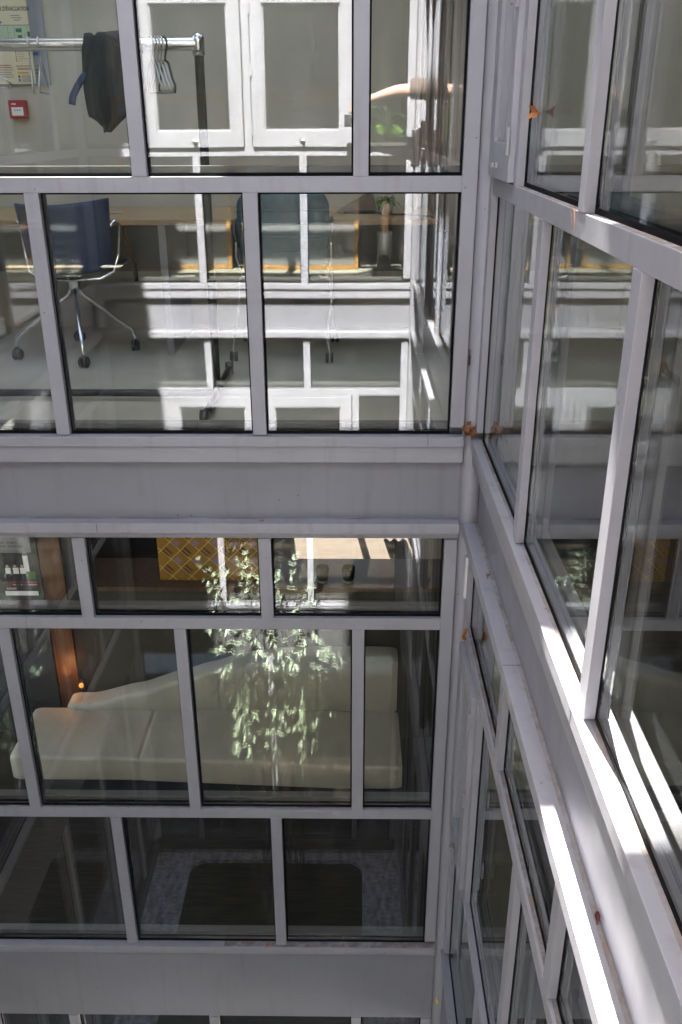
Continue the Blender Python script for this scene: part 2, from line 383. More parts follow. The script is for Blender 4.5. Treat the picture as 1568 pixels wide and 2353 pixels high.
seam(fB, FB, 1.40, .014, -1.062, -1.030); seam_top(fB, FB, 1.40, GL, .013, -1.028); seam(fB, FB, 2.05, .024, -1.40, -1.363); seam_top(fB, FB, 2.05, -.028, .023, -1.361)
# corner columns (rounded grey fill between facades)
for (x, y, lab) in ((XB + .004, YA + .028, 'rounded grey corner column where the two facades meet'), (XB + .004, YC - .028, 'rounded corner column at the sunlit facade, beside the camera'),
                    (XD - .004, YA + .028, 'rounded corner column just left of the frame'), (XD - .004, YC - .028, 'rounded corner column of the sunlit facade, left end')):
    mb = MB(); mb.lathe([(.041, -6.2), (.041, 1.45 if y < 1 else .86)], (x, y, 0), 28); tag(mb.build('corner_column', 'paint'), lab, 'column')

# ------------------------------------------------------------------ building shells
def slab(name, mt, *b): return struct(one_box(name, mt, None, *b))
g = MB(); g.box(-80, 80, -80, 80, -6.5, -6.3); struct(g.build('ground', mat('ground_paving', (.22, .21, .2), .9, .15, 2)))
gm = MB(); gm.box(-1.9, .5, -.25, 3.05, -6.299, -6.2); struct(gm.build('gravel', 'gravel'))
# rounded planting bed
bd = MB(); n = 8; r = .14; pts = []
for (cx, cy_, a0) in ((.095 - r, 2.75 - r, 0), (-1.45 + r, 2.75 - r, 90), (-1.45 + r, -.02 + r, 180), (.095 - r, -.02 + r, 270)):
    for k in range(n + 1):
        a = math.radians(a0 + 90 * k / n); pts.append((cx + r * math.cos(a), cy_ + r * math.sin(a)))
N = len(pts); bd.add([(x, y, -6.199) for x, y in pts] + [(x, y, -6.17) for x, y in pts], [list(range(N))[::-1], [i + N for i in range(N)]] + [(i, (i + 1) % N, (i + 1) % N + N, i + N) for i in range(N)])
struct(bd.build('planting_bed', 'soil'))
# A wing: floors, walls, roof with a rooflight added to let sky light in
slab('floor', 'floor', -3.6, .62, 3.10, 5.5, -1.36, -1.15)
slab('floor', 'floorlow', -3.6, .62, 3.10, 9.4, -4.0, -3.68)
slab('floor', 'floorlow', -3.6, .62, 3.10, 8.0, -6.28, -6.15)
def wallthing(name, mt, lab, *b): return tag(one_box(name, mt, None, *b), lab, 'wall')
wallthing('interior_wall', 'wall', 'pale office back wall behind the desk and the fire alarm', -3.6, .62, 5.40, 5.52, -1.15, .75)
wallthing('interior_wall', 'wall', 'right side wall of the office beside the curtain', .56, .70, 3.12, 5.40, -1.15, .75)
wallthing('interior_wall', 'wall', 'far left side wall of the office', -3.72, -3.6, 3.10, 5.52, -1.15, .75)
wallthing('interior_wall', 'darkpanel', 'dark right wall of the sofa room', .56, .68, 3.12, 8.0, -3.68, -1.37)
wallthing('interior_wall', 'darkpanel', 'dark left wall of the sofa room', -3.72, -3.6, 4.75, 8.0, -3.68, -1.37)  # cut short beside the sofa, left open to let sky light in
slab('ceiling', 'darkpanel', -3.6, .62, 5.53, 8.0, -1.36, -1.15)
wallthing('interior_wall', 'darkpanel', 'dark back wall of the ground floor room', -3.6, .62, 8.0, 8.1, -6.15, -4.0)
rl = MB(); rl.box(-3.72, .70, 3.10, 3.15, .755, .86); rl.box(-3.72, .70, 5.3, 5.52, .755, .86); rl.box(-3.72, -3.2, 3.15, 5.3, .755, .86); rl.box(.3, .70, 3.15, 5.3, .755, .86)
roof = tag(rl.build('flat_roof', 'render'), 'flat roof with a long added rooflight that lights the office', 'roof')
mb = MB(); mb.box(-3.2, .3, 3.15, 5.3, .80, .82); mb.build('added_rooflight_pane', 'glass', roof)
# added unseen wing behind A, height and notches shaped to steer the sun
rw = MB(); rw.box(-6, 5, 5.53, 8.0, -1.14, 4.0); rw.box(-6, -1.85, 5.53, 8.0, 4.0, 6.6); rw.box(-.72, -.22, 5.53, 8.0, 4.0, 6.6); rw.box(-.02, 5, 5.53, 8.0, 4.0, 6.6); rw.box(-.22, -.02, 5.53, 8.0, 4.0, 5.4); tag(rw.build('sun_blocking_wing', 'render'), 'added unseen wing behind the office, notched to shape the sun', 'building')
# rear glazing of the sofa room
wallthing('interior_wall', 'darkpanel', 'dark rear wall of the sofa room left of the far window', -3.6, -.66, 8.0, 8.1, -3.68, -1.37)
rg = thing('rear_glazing', 'dark framed rear window of the sofa room with sunlit floor in front', 'window')
mb = MB()
for x in (-.66, .02, .5): mb.box(x, x + .06, 8.0, 8.06, -3.68, -1.37)
mb.box(-.60, .5, 8.005, 8.055, -2.35, -2.29); mb.build('frame', 'darkpanel', rg)
# B wing
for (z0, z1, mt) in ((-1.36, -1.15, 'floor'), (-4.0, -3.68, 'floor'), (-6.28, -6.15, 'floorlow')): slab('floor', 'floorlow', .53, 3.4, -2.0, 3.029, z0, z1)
wallthing('interior_wall', 'wall', 'pale back wall of the right wing upper room', 3.3, 3.4, -2.0, 3.02, -1.15, 1.30)
wallthing('interior_wall', 'wall', 'pale end wall of the right wing upper room', .54, 3.3, 3.03, 3.11, -1.15, 1.30)
wallthing('interior_wall', 'wall', 'pale back wall of the right wing lower room', 3.3, 3.4, -2.0, 3.02, -3.68, -1.37)
wallthing('interior_wall', 'wall', 'pale end wall of the right wing lower room', .54, 3.3, 3.03, 3.11, -4.01, -1.152)
wallthing('interior_wall', 'wall', 'near end wall of the right wing upper room', .54, 3.3, -2.1, -2.0, -1.15, 1.30)
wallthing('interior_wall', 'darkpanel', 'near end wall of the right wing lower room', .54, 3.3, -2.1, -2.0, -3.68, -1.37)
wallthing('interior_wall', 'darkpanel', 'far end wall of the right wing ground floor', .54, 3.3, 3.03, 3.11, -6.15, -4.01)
rl = MB(); rl.box(.55, 3.5, -2.0, 3.11, 1.30, 1.45); rl.box(.60, 3.5, -.30, 3.11, 1.45, 2.7); tag(rl.build('flat_roof', 'render'), 'roof block over the right wing', 'roof')
# C wing
for (z0, z1, mt) in ((-1.36, -1.15, 'floorC'), (-4.0, -3.68, 'floorlow'), (-6.28, -6.15, 'floorlow')): slab('floor', mt, -3.4, .5, -3.0, -.31, z0, z1)
wallthing('interior_wall', 'wallC', 'pale back wall of the opposite room seen in reflection', -3.4, .5, -2.65, -2.55, -1.15, 1.40)
wallthing('interior_wall', 'wallC', 'right side wall of the opposite room seen in reflection', .42, .52, -2.55, -.33, -1.15, 1.40)
wallthing('interior_wall', 'wallC', 'left side wall of the opposite room', -3.5, -3.4, -3.0, -.33, -1.15, 1.40)
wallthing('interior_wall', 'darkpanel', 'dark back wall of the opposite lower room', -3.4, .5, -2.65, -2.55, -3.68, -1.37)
tag(one_box('upper_storey', 'paleren', None, -3.5, 3.4, -3.0, -.31, 1.46, 3.7), 'rendered upper storey above the sunlit facade', 'building')
# D wing
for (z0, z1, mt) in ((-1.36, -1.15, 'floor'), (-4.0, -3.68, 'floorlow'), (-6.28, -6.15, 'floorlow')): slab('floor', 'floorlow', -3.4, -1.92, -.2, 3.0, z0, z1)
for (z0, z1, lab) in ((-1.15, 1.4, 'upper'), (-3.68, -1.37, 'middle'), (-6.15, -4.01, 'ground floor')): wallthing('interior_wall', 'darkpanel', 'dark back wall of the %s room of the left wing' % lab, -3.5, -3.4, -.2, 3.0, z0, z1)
slab('roof_terrace', 'render', -3.5, -1.92, -.2, 3.05, 1.41, 1.455)
dw = MB(); dw.box(-2.2, -1.80, -.2, 4.2, 1.46, 3.9); tag(dw.build('parapet_wall', 'render'), 'high rendered parapet above the left side facade', 'wall')
# added unseen block on legs, cuts the sun strip on the ledges
ru = thing('sun_blocker', 'added unseen block on thin legs that cuts the sun on the side ledges', 'sun blocker', (-.1, 5.64, 6.6))
mb = MB(); mb.box(-.225, .5, 5.54, 5.74, 6.73, 9.0, bev=.02); mb.build('blocker_box', 'render', ru)
for x in (-.015, .46):
    for y in (5.56, 5.70): mb = MB(); mb.box(x, x + .02, y, y + .02, 6.6, 6.73); mb.build('leg', 'steel', ru)

# ------------------------------------------------------------------ upper room: clothes rack
FZ = -1.15
rk = thing('clothes_rack', 'chrome topped black clothes rack behind the upper glass', 'clothes rack', (-1.2, 3.86, FZ))
mb = MB(); mb.tube([(-2.5, 3.86, .275), (-.60, 3.86, .275)], .023, 18); mb.build('rail', 'chrome', rk)
mb = MB(); mb.lathe([(.0, .312), (.016, .310), (.024, .300), (.0245, .235), (.0, .235)], (-.60, 3.86, 0), 20); mb.build('corner_joint', 'chrome', rk)
mb = MB(); mb.tube([(-.60, 3.86, .235), (-.603, 3.86, -.42), (-.61, 3.86, -1.125)], .0185, 16); mb.build('post', 'rackblack', rk)
mb = MB(); mb.tube([(-2.5, 3.86, -1.118), (-.62, 3.86, -1.118)], .0165, 14); mb.tube([(-.83, 3.86, -1.118), (-.86, 3.86, -1.118)], .0185, 14); mb.build('base_bar', 'rackblack', rk)
mb = MB(); mb.tube([(-.61, 3.50, -1.12), (-.61, 3.62, -1.118), (-.61, 3.86, -1.118), (-.61, 4.18, -1.118), (-.61, 4.30, -1.12)], .0165, 14); mb.build('foot', 'rackblack', rk)
for y in (3.50, 4.30):
    mb = MB(); mb.lathe([(0, -.018), (.03, -.018), (.032, 0), (.03, .018), (0, .018)], (-.61, y, -1.117), 16, axis='x'); mb.build('castor', 'black', rk)

def hanger(name, label, x, y, z, ang, mt, w=.34, h=.155, r=.0035, drop=.085, group=None):
    """hook over the rail at (x,y,z); the hanger's plane is turned by ang from the x axis"""
    root = thing(name, label, 'hanger', (x, y, z), group)
    X = Vector((math.cos(ang), math.sin(ang), 0)); Z = Vector((0, 0, 1)); o = Vector((x, y, z))
    P = lambda a, b: o + X * a + Z * b
    mb = MB(); pts = [P(.027 * math.cos(t), .027 * math.sin(t) + .0) for t in [math.radians(q) for q in range(200, -61, -20)]]
    pts += [P(0.004, -.04), P(0, -.05), P(0, -drop)]
    mb.tube(pts, r * .9, 8); mb.build('hook', mt, root)
    mb = MB()
    body = [P(0, -drop), P(.03, -drop - .012), P(w / 2 - .02, -drop - h * .62), P(w / 2, -drop - h * .8), P(w / 2 - .005, -drop - h), P(0, -drop - h), P(-w / 2 + .005, -drop - h), P(-w / 2, -drop - h * .8), P(-w / 2 + .02, -drop - h * .62), P(-.03, -drop - .012), P(0, -drop)]
    mb.tube(body, r, 8); mb.build('frame', mt, root)
    return root
g1 = 'hangers on the clothes rack'
hanger('wire_hanger', 'grey wire hanger seen edge on, left of the dark garment in front of the poster', -1.262, 3.86, .275, math.radians(107), 'steel', w=.20, h=.11, drop=.06, group=g1)
hanger('wire_hanger', 'grey wire hanger turned a little, showing its triangle next to the dark garment', -1.22, 3.86, .275, math.radians(99), 'steel', w=.24, h=.11, drop=.06, group=g1)
hanger('wire_hanger', 'grey wire hanger whose looped end enters at the left edge of the photo', -1.56, 3.86, .275, math.radians(25), 'steel', w=.40, h=.09, drop=.06, group=g1)
labs = ['rearmost grey hanger of the bunch by the rack post', 'second grey hanger of the bunch by the rack post', 'third grey hanger of the bunch by the rack post', 'fourth grey hanger of the bunch by the rack post']
for i in range(4):
    hanger('slim_hanger', labs[i], -.785 + i * .012, 3.86, .275, math.radians(-58 + 2 * i), 'steel', w=.17, h=.115, drop=.055, r=.0038, group=g1)
hanger('slim_hanger', 'black hanger at the front of the bunch by the rack post', -.733, 3.86, .275, math.radians(-56), 'black', w=.16, h=.115, drop=.055, r=.0048, group=g1)

# dark garment thrown over the rail
ga = thing('draped_garment', 'black garment thrown over the rail with one strap sticking out', 'garment', (-.97, 3.86, .3))
L_ = [(.308, -1.026), (.25, -1.036), (.12, -1.044), (.06, -1.040), (.02, -1.036), (.003, -1.010), (-.034, -.974)]
R_ = [(.318, -.90), (.25, -.897), (.12, -.890), (.06, -.888), (.03, -.888), (.010, -.905), (-.034, -.970)]
def lerp_tab(T, s):
    f = s * (len(T) - 1); i = min(int(f), len(T) - 2); k = f - i
    return (T[i][0] * (1 - k) + T[i + 1][0] * k, T[i][1] * (1 - k) + T[i + 1][1] * k)
def gfront(i, j):
    (zl, xl), (zr, xr) = lerp_tab(L_, j), lerp_tab(R_, j)
    x = xl + (xr - xl) * i; z = zl + (zr - zl) * i - .012 * math.exp(-((i - .33) / .07) ** 2) * max(0, 1 - j * 3)
    return (x, 3.86 - .030 - .012 * math.sin(i * 17 + j * 2.5) * (.3 + j) - .02 * math.sin(i * 5) - .02 * min(1, j * 6), z)
def gtop(i, j):
    (zl, xl), (zr, xr) = L_[0], R_[0]; a = math.pi * j
    x = xl + (xr - xl) * i
    if j == 0: return gfront(i, 0)
    return (x, 3.86 - .036 * math.cos(a), .272 + .036 * math.sin(a) + (.006 if i > .35 else 0))
def gback(i, j): return (-1.02 + .12 * i - .02 * j, 3.896 + .01 * math.sin(i * 11), .272 - .22 * j - .02 * math.sin(i * 6))
mb = MB(); mb.grid(gfront, 28, 30, thick=.006); mb.grid(gtop, 20, 8, thick=.006); mb.grid(gback, 12, 10, thick=.006); mb.build('cloth', 'cloth', ga)
def strap(i, j):
    P = [(-1.028, .175), (-1.05, .155), (-1.074, .122), (-1.092, .092), (-1.098, .062)]
    f = j * 4; k = min(int(f), 3); u = f - k; x = P[k][0] * (1 - u) + P[k + 1][0] * u; z = P[k][1] * (1 - u) + P[k + 1][1] * u
    return (x + .022 * (i - .5) + .004 * (1 - j), 3.80 - .004 * math.sin(i * 3), z - .006 * (i - .5))
mb = MB(); mb.grid(strap, 4, 14, thick=.006); mb.build('strap', 'navy', ga)

# evacuation plan poster and fire call point on the back wall
WY = 5.40
po = thing('evacuation_poster', 'yellowed evacuation plan poster with grey right margin on the office wall', 'poster', (-1.9, WY, .2))
mb = MB(); mb.box(-2.32, -1.665, WY - .014, WY - .001, .186, 1.0); mb.build('backing_board', 'greycard', po)
mb = MB(); mb.box(-2.30, -1.742, WY - .0175, WY - .0145, .192, .98); mb.build('sheet', 'paper', po)
text_mesh('title', "PLAN D'ÉVACUATION", .027, 'inkteal', po, (-1.728, WY - .0185, .545), (1, 0, 0), (0, 0, 1), align='RIGHT', bold=.0009, sx=.74)
mb = MB()
q = WY - .0185
def ink(x0, x1, z0, z1, mi): mb.box(x0, x1, q, q + .0009, z0, z1, mi)
ink(-2.25, -1.745, .410, .4755, 3); ink(-2.25, -1.742, .4755, .4785, 0); ink(-2.25, -1.742, .407, .410, 0)
q -= .001
for (x, z, a, b) in ((-1.80, .452, .016, .009), (-1.797, .417, .012, .012), (-1.748, .434, .007, .012), (-1.93, .43, .01, .02)): ink(x - a, x + a, z - b, z + b, 1)
for x in (-1.86, -1.825): ink(x, x + .0015, .412, .474, 0)
for (x, z) in ((-1.885, .466), (-1.85, .442), (-1.79, .466), (-1.77, .43), (-1.88, .415), (-1.84, .415), (-1.755, .465)): ink(x - .0022, x + .0022, z - .0022, z + .0022, 0)
for k, (x0, x1) in enumerate(((-1.835, -1.785), (-1.83, -1.775), (-1.82, -1.785))): ink(x0, x1, .520 - k * .011, .5245 - k * .011, 5)
ink(-1.93, -1.885, .486, .494, 4)
for k in range(5):
    z = .345 - k * .0108; ink(-1.835, -1.829, z, z + .006, 1 if k < 2 else 2); ink(-1.822, -1.822 + (.03, .038, .032, .06, .018)[k], z + .002, z + .0045, 5)
ink(-1.84, -1.755, .279, .2825, 2)
for k in range(7): ink(-1.832 + k * .012, -1.825 + k * .012, .262, .270, 2 if k % 3 == 0 else 0)
ink(-1.835, -1.775, .243, .252, 6)
for k in range(2): ink(-1.835, -1.825, .205 + k * .018, .217 + k * .018, 4)
for k in range(6): ink(-1.815, -1.76 + .004 * (k % 3), .203 + k * .0062, .2055 + k * .0062, 5)
for k in range(6): ink(-1.95, -1.855 - .006 * (k % 3), .225 + k * .0115, .2285 + k * .0115, 2 if k > 3 else 5)
q = WY - .0152
for (x0, x1, z0, z1, mi) in ((-1.738, -1.712, .332, .348, 4), (-1.738, -1.716, .278, .282, 1), (-1.737, -1.722, .255, .268, 1), (-1.737, -1.722, .238, .250, 1), (-1.735, -1.722, .222, .233, 2), (-1.735, -1.719, .197, .216, 1), (-1.70, -1.685, .30, .303, 5), (-1.715, -1.690, .258, .260, 5), (-1.715, -1.688, .243, .245, 5)): ink(x0, x1, z0, z1, mi)
mb.build('print', ['plan', 'greenink', 'redink', 'inkpale', 'inkblue', 'greycard', 'inkyel'], po)
fa = thing('fire_call_point', 'small red fire alarm call point on the office wall below the poster', 'fire alarm', (-1.857, WY, .065))
mb = MB(); mb.box(-1.906, -1.808, WY - .042, WY - .001, .019, .112, bev=.006); mb.build('case', 'red', fa)
mb = MB(); mb.box(-1.889, -1.825, WY - .0435, WY - .0422, .034, .076); mb.build('glass_plate', 'white', fa)
mb = MB()
for dx in (-.014, 0, .014): mb.obox((-1.857 + dx, WY - .0442, .061), ((1, 0, 1), (0, 1, 0), (1, 0, -1)), .0032, .0005, .0032)
mb.build('arrow_mark', 'black', fa)
mb = MB(); mb.box(-1.885, -1.862, WY - .0435, WY - .0422, .088, .096); mb.build('label_plate', 'white', fa)

# ------------------------------------------------------------------ desk
dk = thing('desk', 'long oak veneer desk along the office back wall', 'desk', (-1, 5, FZ))
mb = MB(); mb.box(-2.4, .42, 4.66, 5.39, -.478, -.45, bev=.003); mb.build('desktop', 'desk', dk)
mb = MB(); mb.lathe([(.036, 0), (.040, .002), (.040, .004), (.028, .004), (.028, .001), (0, .001)], (-1.285, 5.02, -.4495), 24); mb.build('cable_grommet', 'steel', dk)
for x in (-2.3, -.98, .36): mb = MB(); mb.box(x - .02, x + .02, 4.72, 5.32, FZ, -.479, bev=.003); mb.build('leg', 'greycard', dk)
mb = MB(); mb.box(-2.28, .34, 5.30, 5.33, -.80, -.48); mb.build('shade_panel', 'shadegrey', dk)  # dark sheet standing in for the shadow under the desk
mb = MB(); mb.tube([(-1.24, 5.0, -.48), (-1.235, 4.96, -.56), (-1.21, 4.95, -.64), (-1.19, 4.95, -.74)], .007, 8); mb.tube([(-1.19, 4.95, -.70), (-1.187, 4.95, -.80)], .012, 8)
tag(mb.build('hanging_cable', 'black'), 'black cable with plug hanging from the desk beside the blue chair', 'cable')
bagt = thing('folded_case', 'brown wedge shaped leather case lying on the desk', 'case', (.02, 4.95, -.45))
mb = MB(); P = [(-.085, 4.92, -.44), (.125, 4.95, -.43), (.11, 4.99, -.362), (.085, 5.0, -.350)]
vs = [Vector(p) for p in P] + [Vector(p) + Vector((0, .09, 0)) for p in P]
mb.add(vs, [(0, 1, 2, 3), (4, 7, 6, 5), (0, 4, 5, 1), (1, 5, 6, 2), (2, 6, 7, 3), (3, 7, 4, 0)]); mb.build('flap', 'darkwood', bagt)
mb = MB(); mb.box(-.05, .12, 4.93, 5.06, -.449, -.432, bev=.004); mb.build('base', 'black', bagt)
mb = MB(); mb.tube([(.12, 4.95, -.444), (.2, 4.86, -.445), (.3, 4.85, -.445), (.40, 4.72, -.444), (.432, 4.65, -.47), (.445, 4.64, -.6)], .005, 8)
tag(mb.build('desk_cable', 'black'), 'thin black cable trailing over the right end of the desk', 'cable')

def leaf(mb, base, dirv, upv, ln, wd, mi=0, fold=.25, droop=.25, n=3):
    d = Vector(dirv).normalized(); s = d.cross(Vector(upv)); s = s.normalized() if s.length > 1e-6 else d.orthogonal().normalized(); u = s.cross(d)
    b = Vector(base); vs = []; 
    for i in range(n + 1):
        t = i / n; w = wd * math.sin(math.pi * (.12 + .88 * t) ** .8) * .5 if i < n else 0
        c = b + d * ln * t - Vector((0, 0, 1)) * ln * droop * t * t
        vs += [c - s * w + u * w * fold, c, c + s * w + u * w * fold]
    fs = []
    for i in range(n):
        for k in (0, 1): fs.append((i * 3 + k, i * 3 + k + 1, i * 3 + k + 4, i * 3 + k + 3))
    mb.add(vs, fs, mi, True)
rnd = random.Random(3)
pp = thing('potted_plant', 'small green spider plant in a white pot on the desk', 'plant', (.17, 4.9, -.45))
mb = MB(); mb.lathe([(0, 0), (.026, 0), (.036, .06), (.033, .06), (.030, .05), (0, .05)], (.175, 4.86, -.449), 20); mb.build('pot', 'white', pp)
mb = MB()
for k in range(46):
    a = rnd.uniform(0, 6.28); e = rnd.uniform(.3, 1.4)
    leaf(mb, (.175 + .01 * math.cos(a), 4.86 + .01 * math.sin(a), -.39), (math.cos(a) * math.cos(e), math.sin(a) * math.cos(e), math.sin(e)), (0, 0, 1), rnd.uniform(.07, .14), .016, 0, .2, .8, 4)
mb.build('foliage', 'leafgreen', pp)

# ------------------------------------------------------------------ chairs
def legs(root, c, hub_z, castors, mt='chrome'):
    for (x, y) in castors:
        d = Vector((x - c[0], y - c[1], 0)); L = d.length; d.normalize()
        p0 = Vector((c[0], c[1], hub_z)) + d * .02
        pts = [p0, p0 + d * .012 + Vector((0, 0, -.03)), p0 + d * .04 + Vector((0, 0, -.055)), Vector((x, y, FZ + .15)) - d * .05, Vector((x, y, FZ + .115)) - d * .008, Vector((x, y, FZ + .06))]
        mb = MB(); mb.tube(pts, .0105, 10); lg = mb.build('leg', mt, root)
        mb = MB(); a = rnd.uniform(-.6, .6)
        ax = (math.cos(a), math.sin(a), 0)
        for sgn in (-1, 1):
            cc = Vector((x, y, FZ + .029)) + Vector(ax) * .013 * sgn
            pr = [(0, -.009), (.024, -.009), (.029, -.005), (.029, .005), (.024, .009), (0, .009)]
            X = Vector(ax); Y = Vector((-ax[1], ax[0], 0)); n = 14; vs = [cc + X * h + (Y * math.cos(2 * math.pi * k / n) + Vector((0, 0, 1)) * math.sin(2 * math.pi * k / n)) * r for (r, h) in pr for k in range(n)]
            mb.add(vs, [(i * n + k, i * n + (k + 1) % n, (i + 1) * n + (k + 1) % n, (i + 1) * n + k) for i in range(5) for k in range(n)], 0, True)
        mb.tube([(x, y, FZ + .03), (x, y, FZ + .068)], .012, 10)
        mb.build('castor', 'black', lg)
c1 = thing('office_chair', 'navy blue shell chair on chrome castor legs, seen from behind under the clothes rack', 'chair', (-1.47, 4.7, FZ))
def shell(i, j):
    # j 0..1 : top of back down to the seat, then forward along the seat
    s = (i - .5)
    wt = .235 - .02 * min(1, j * 2)
    if j < .62:
        t = j / .62; z = -.365 - .335 * t; y = 4.50 - .0 * t + .03 * (1 - t) * -1
        y += .10 * (abs(s) * 2) ** 2.2; z += .012 * (s * 2) + .012 * (abs(s) * 2) ** 2
        if t > .8: y += (t - .8) * .06
    else:
        t = (j - .62) / .38; z = -.70 - .02 * math.sin(t * 2.6) + .03 * (abs(s) * 2) ** 2; y = 4.512 + .40 * t + .10 * (abs(s) * 2) ** 2.2 * (1 - t)
    return (-1.43 + s * 2 * wt, y, z)
mb = MB(); mb.grid(shell, 18, 26, thick=.012); mb.build('seat_shell', 'navy', c1)
for sg in (-1, 1):
    x = -1.43 + sg * .225
    mb = MB(); mb.tube([(x - sg * .01, 4.60, -.48), (x + sg * .018, 4.60, -.45), (x + sg * .026, 4.66, -.47), (x + sg * .012, 4.64, -.62), (x - sg * .012, 4.60, -.70), (x - sg * .07, 4.56, -.725), (-1.43, 4.57, -.735)], .008, 10); mb.build('armrest', 'chrome', c1)
mb = MB(); mb.lathe([(.0, -.80), (.030, -.80), (.033, -.79), (.033, -.755), (.045, -.735), (0, -.735)], (-1.46, 4.71, 0), 20); mb.build('hub', 'chrome', c1)
legs(c1, (-1.46, 4.71), -.795, [(-1.37, 4.43), (-1.77, 4.60), (-1.19, 4.80), (-1.56, 5.02)])
c2 = thing('office_chair', 'teal padded office chair with ribbed back behind the middle upper pane', 'chair', (-.36, 4.75, FZ))
def tback(i, j):
    s = i - .5; z = -.335 - .31 * j
    r = .012 * abs(math.sin(j * math.pi * 5)) ** .5
    w = .205 - .03 * max(0, .12 - j) * 8 * (abs(s) * 2) ** 6
    return (-.345 + s * 2 * w, 4.56 - r + .06 * (abs(s) * 2) ** 3, z - .015 * (abs(s) * 2) ** 8 * (1 - 2 * j))
mb = MB(); mb.grid(tback, 20, 40, thick=.035); mb.build('backrest', 'teal', c2)
mb = MB(); mb.box(-.55, -.14, 4.60, 5.0, -.735, -.665, bev=.025); mb.build('seat', 'teal', c2)
for sg in (-1, 1):
    x = -.345 + sg * .235
    mb = MB(); mb.tube([(x - sg * .05, 4.60, -.62), (x, 4.58, -.56), (x + sg * .008, 4.56, -.49), (x + sg * .006, 4.60, -.458), (x, 4.75, -.452), (x, 4.86, -.46)], .011, 10); mb.build('armrest', 'black', c2)
    mb = MB(); mb.tube([(x, 4.575, -.48), (x + sg * .004, 4.57, -.62), (x - sg * .02, 4.59, -.72), (x - sg * .10, 4.66, -.745)], .007, 10); mb.build('arm_support', 'chrome', c2)
for (x, y) in ((-.62, 4.56), (-.12, 4.53), (-.10, 5.0), (-.60, 5.02)):
    sg = -1 if x < -.36 else 1; xt = -.345 + sg * .225; yt = 4.585 if y < 4.8 else 4.95
    mb = MB(); mb.tube([(xt - sg * .05, yt, -.715), (xt + sg * .005, yt, -.73), (xt + sg * .012, (yt + y) / 2, -.86), (x - sg * .012, y, -1.0), (x, y, FZ + .06)], .0075, 10); lg = mb.build('leg', 'chrome', c2)
    for q in (-1, 1):
        mb = MB(); mb.lathe([(0, -.008), (.022, -.008), (.027, -.004), (.027, .004), (.022, .008), (0, .008)], (x + .012 * q, y, FZ + .027), 16, axis='x'); mb.build('castor', 'black', lg)
# curtain and timber strip at the right end of the office
mb = MB()
def cur(i, j): return (.335 + .21 * i + .004 * math.sin(i * 70), 5.33 + .018 * math.sin(i * 44) + .006 * math.sin(i * 101), -1.13 + 1.86 * j)
mb.grid(cur, 90, 2, thick=.003)
tag(mb.build('curtain', 'curtain'), 'light brown pleated curtain at the right end of the office', 'curtain')
mb = MB()
def cur2(i, j): return (.528 + .012 * math.sin(i * 52), 4.2 + 1.05 * i, -1.13 + 1.86 * j)
mb.grid(cur2, 90, 2, thick=.003)
tag(mb.build('curtain', 'curtain'), 'brown curtain along the right side wall of the office', 'curtain')
tag(one_box('timber_post', 'wood', None, .50, .545, 3.70, 3.75, FZ, .75, bev=.003), 'slim orange timber post close behind the right upper panes', 'post')
bg_ = thing('hanging_bag', 'dark blue bag hanging from the right end of the desk', 'bag', (.46, 4.6, -.6))
mb = MB()
def bagf(i, j):
    a = 2 * math.pi * i; k = .62 + .38 * math.sin(math.pi * min(1, .15 + j * .9)); return (.452 + .035 * k * math.cos(a), 4.66 + .10 * k * math.sin(a), -.50 - .40 * j)
mb.grid(bagf, 20, 10); mb.build('body', 'navy', bg_)
mb = MB(); mb.tube([(.452, 4.60, -.5), (.45, 4.61, -.44), (.45, 4.66, -.425), (.45, 4.71, -.44), (.452, 4.72, -.5)], .006, 8); mb.build('strap', 'black', bg_)

# ------------------------------------------------------------------ lower room
FL = -3.68
sf = thing('sofa', 'long beige leather sofa with low curved back behind the lower panes', 'sofa', (-.8, 4.3, FL))
def rounded_slab(fn_front, fn_back, z0, z1, x0, x1, nx=40, r=.03, dz=None):
    """cushion as a swept closed profile along x"""
    mb = MB(); rings = []; K = 5
    for i in range(nx + 1):
        t = i / nx; x = x0 + (x1 - x0) * t; e = min(t, 1 - t) * (x1 - x0); sh = max(0, 1 - e / .05); ins = .010 * sh ** 2
        yf, yb = fn_front(x) + ins, fn_back(x) - ins; zt = (z1(x) if callable(z1) else z1) - ins; zb = (z0(x) if callable(z0) else z0) + ins * .5
        pr = []
        rr = min(r, (zt - zb) / 2.1)
        for (cy_, cz, a0) in ((yf + rr, zb + rr, 180), (yb - rr, zb + rr, 270), (yb - rr, zt - rr, 0), (yf + rr, zt - rr, 90)):
            for k in range(K): a = math.radians(a0 + 90 * k / (K - 1)); pr.append(Vector((x, cy_ + rr * math.cos(a), cz + rr * math.sin(a))))
        if dz: pr = [p + Vector((0, 0, dz(x, p.y) if p.z > (zt + zb) / 2 else 0)) for p in pr]
        rings.append(pr)
    n = len(rings[0]); vs = [p for q in rings for p in q]
    mb.add(vs, [(i * n + k, i * n + (k + 1) % n, (i + 1) * n + (k + 1) % n, (i + 1) * n + k) for i in range(nx) for k in range(n)], 0, True)
    mb.add(rings[0], [list(range(n))]); mb.add(rings[-1], [list(range(n))[::-1]])
    return mb
SEAM = (-1.21, -.44)
groove = lambda x: -.007 * sum(math.exp(-((x - q) / .010) ** 2) for q in SEAM)
sag = lambda x, y: -.012 * math.sin((x + 2) * 2.2) ** 2 + .003 * math.sin(x * 19 + y * 14) * math.sin(x * 5) + groove(x)
rounded_slab(lambda x: 3.965 + .06 * min(1, max(0, (-.1 - x) / 1.2)) - groove(x) * .6, lambda x: 4.50, -3.475, -3.30, -1.95, .285, 320, .022, sag).build('seat_cushion', 'leather', sf)
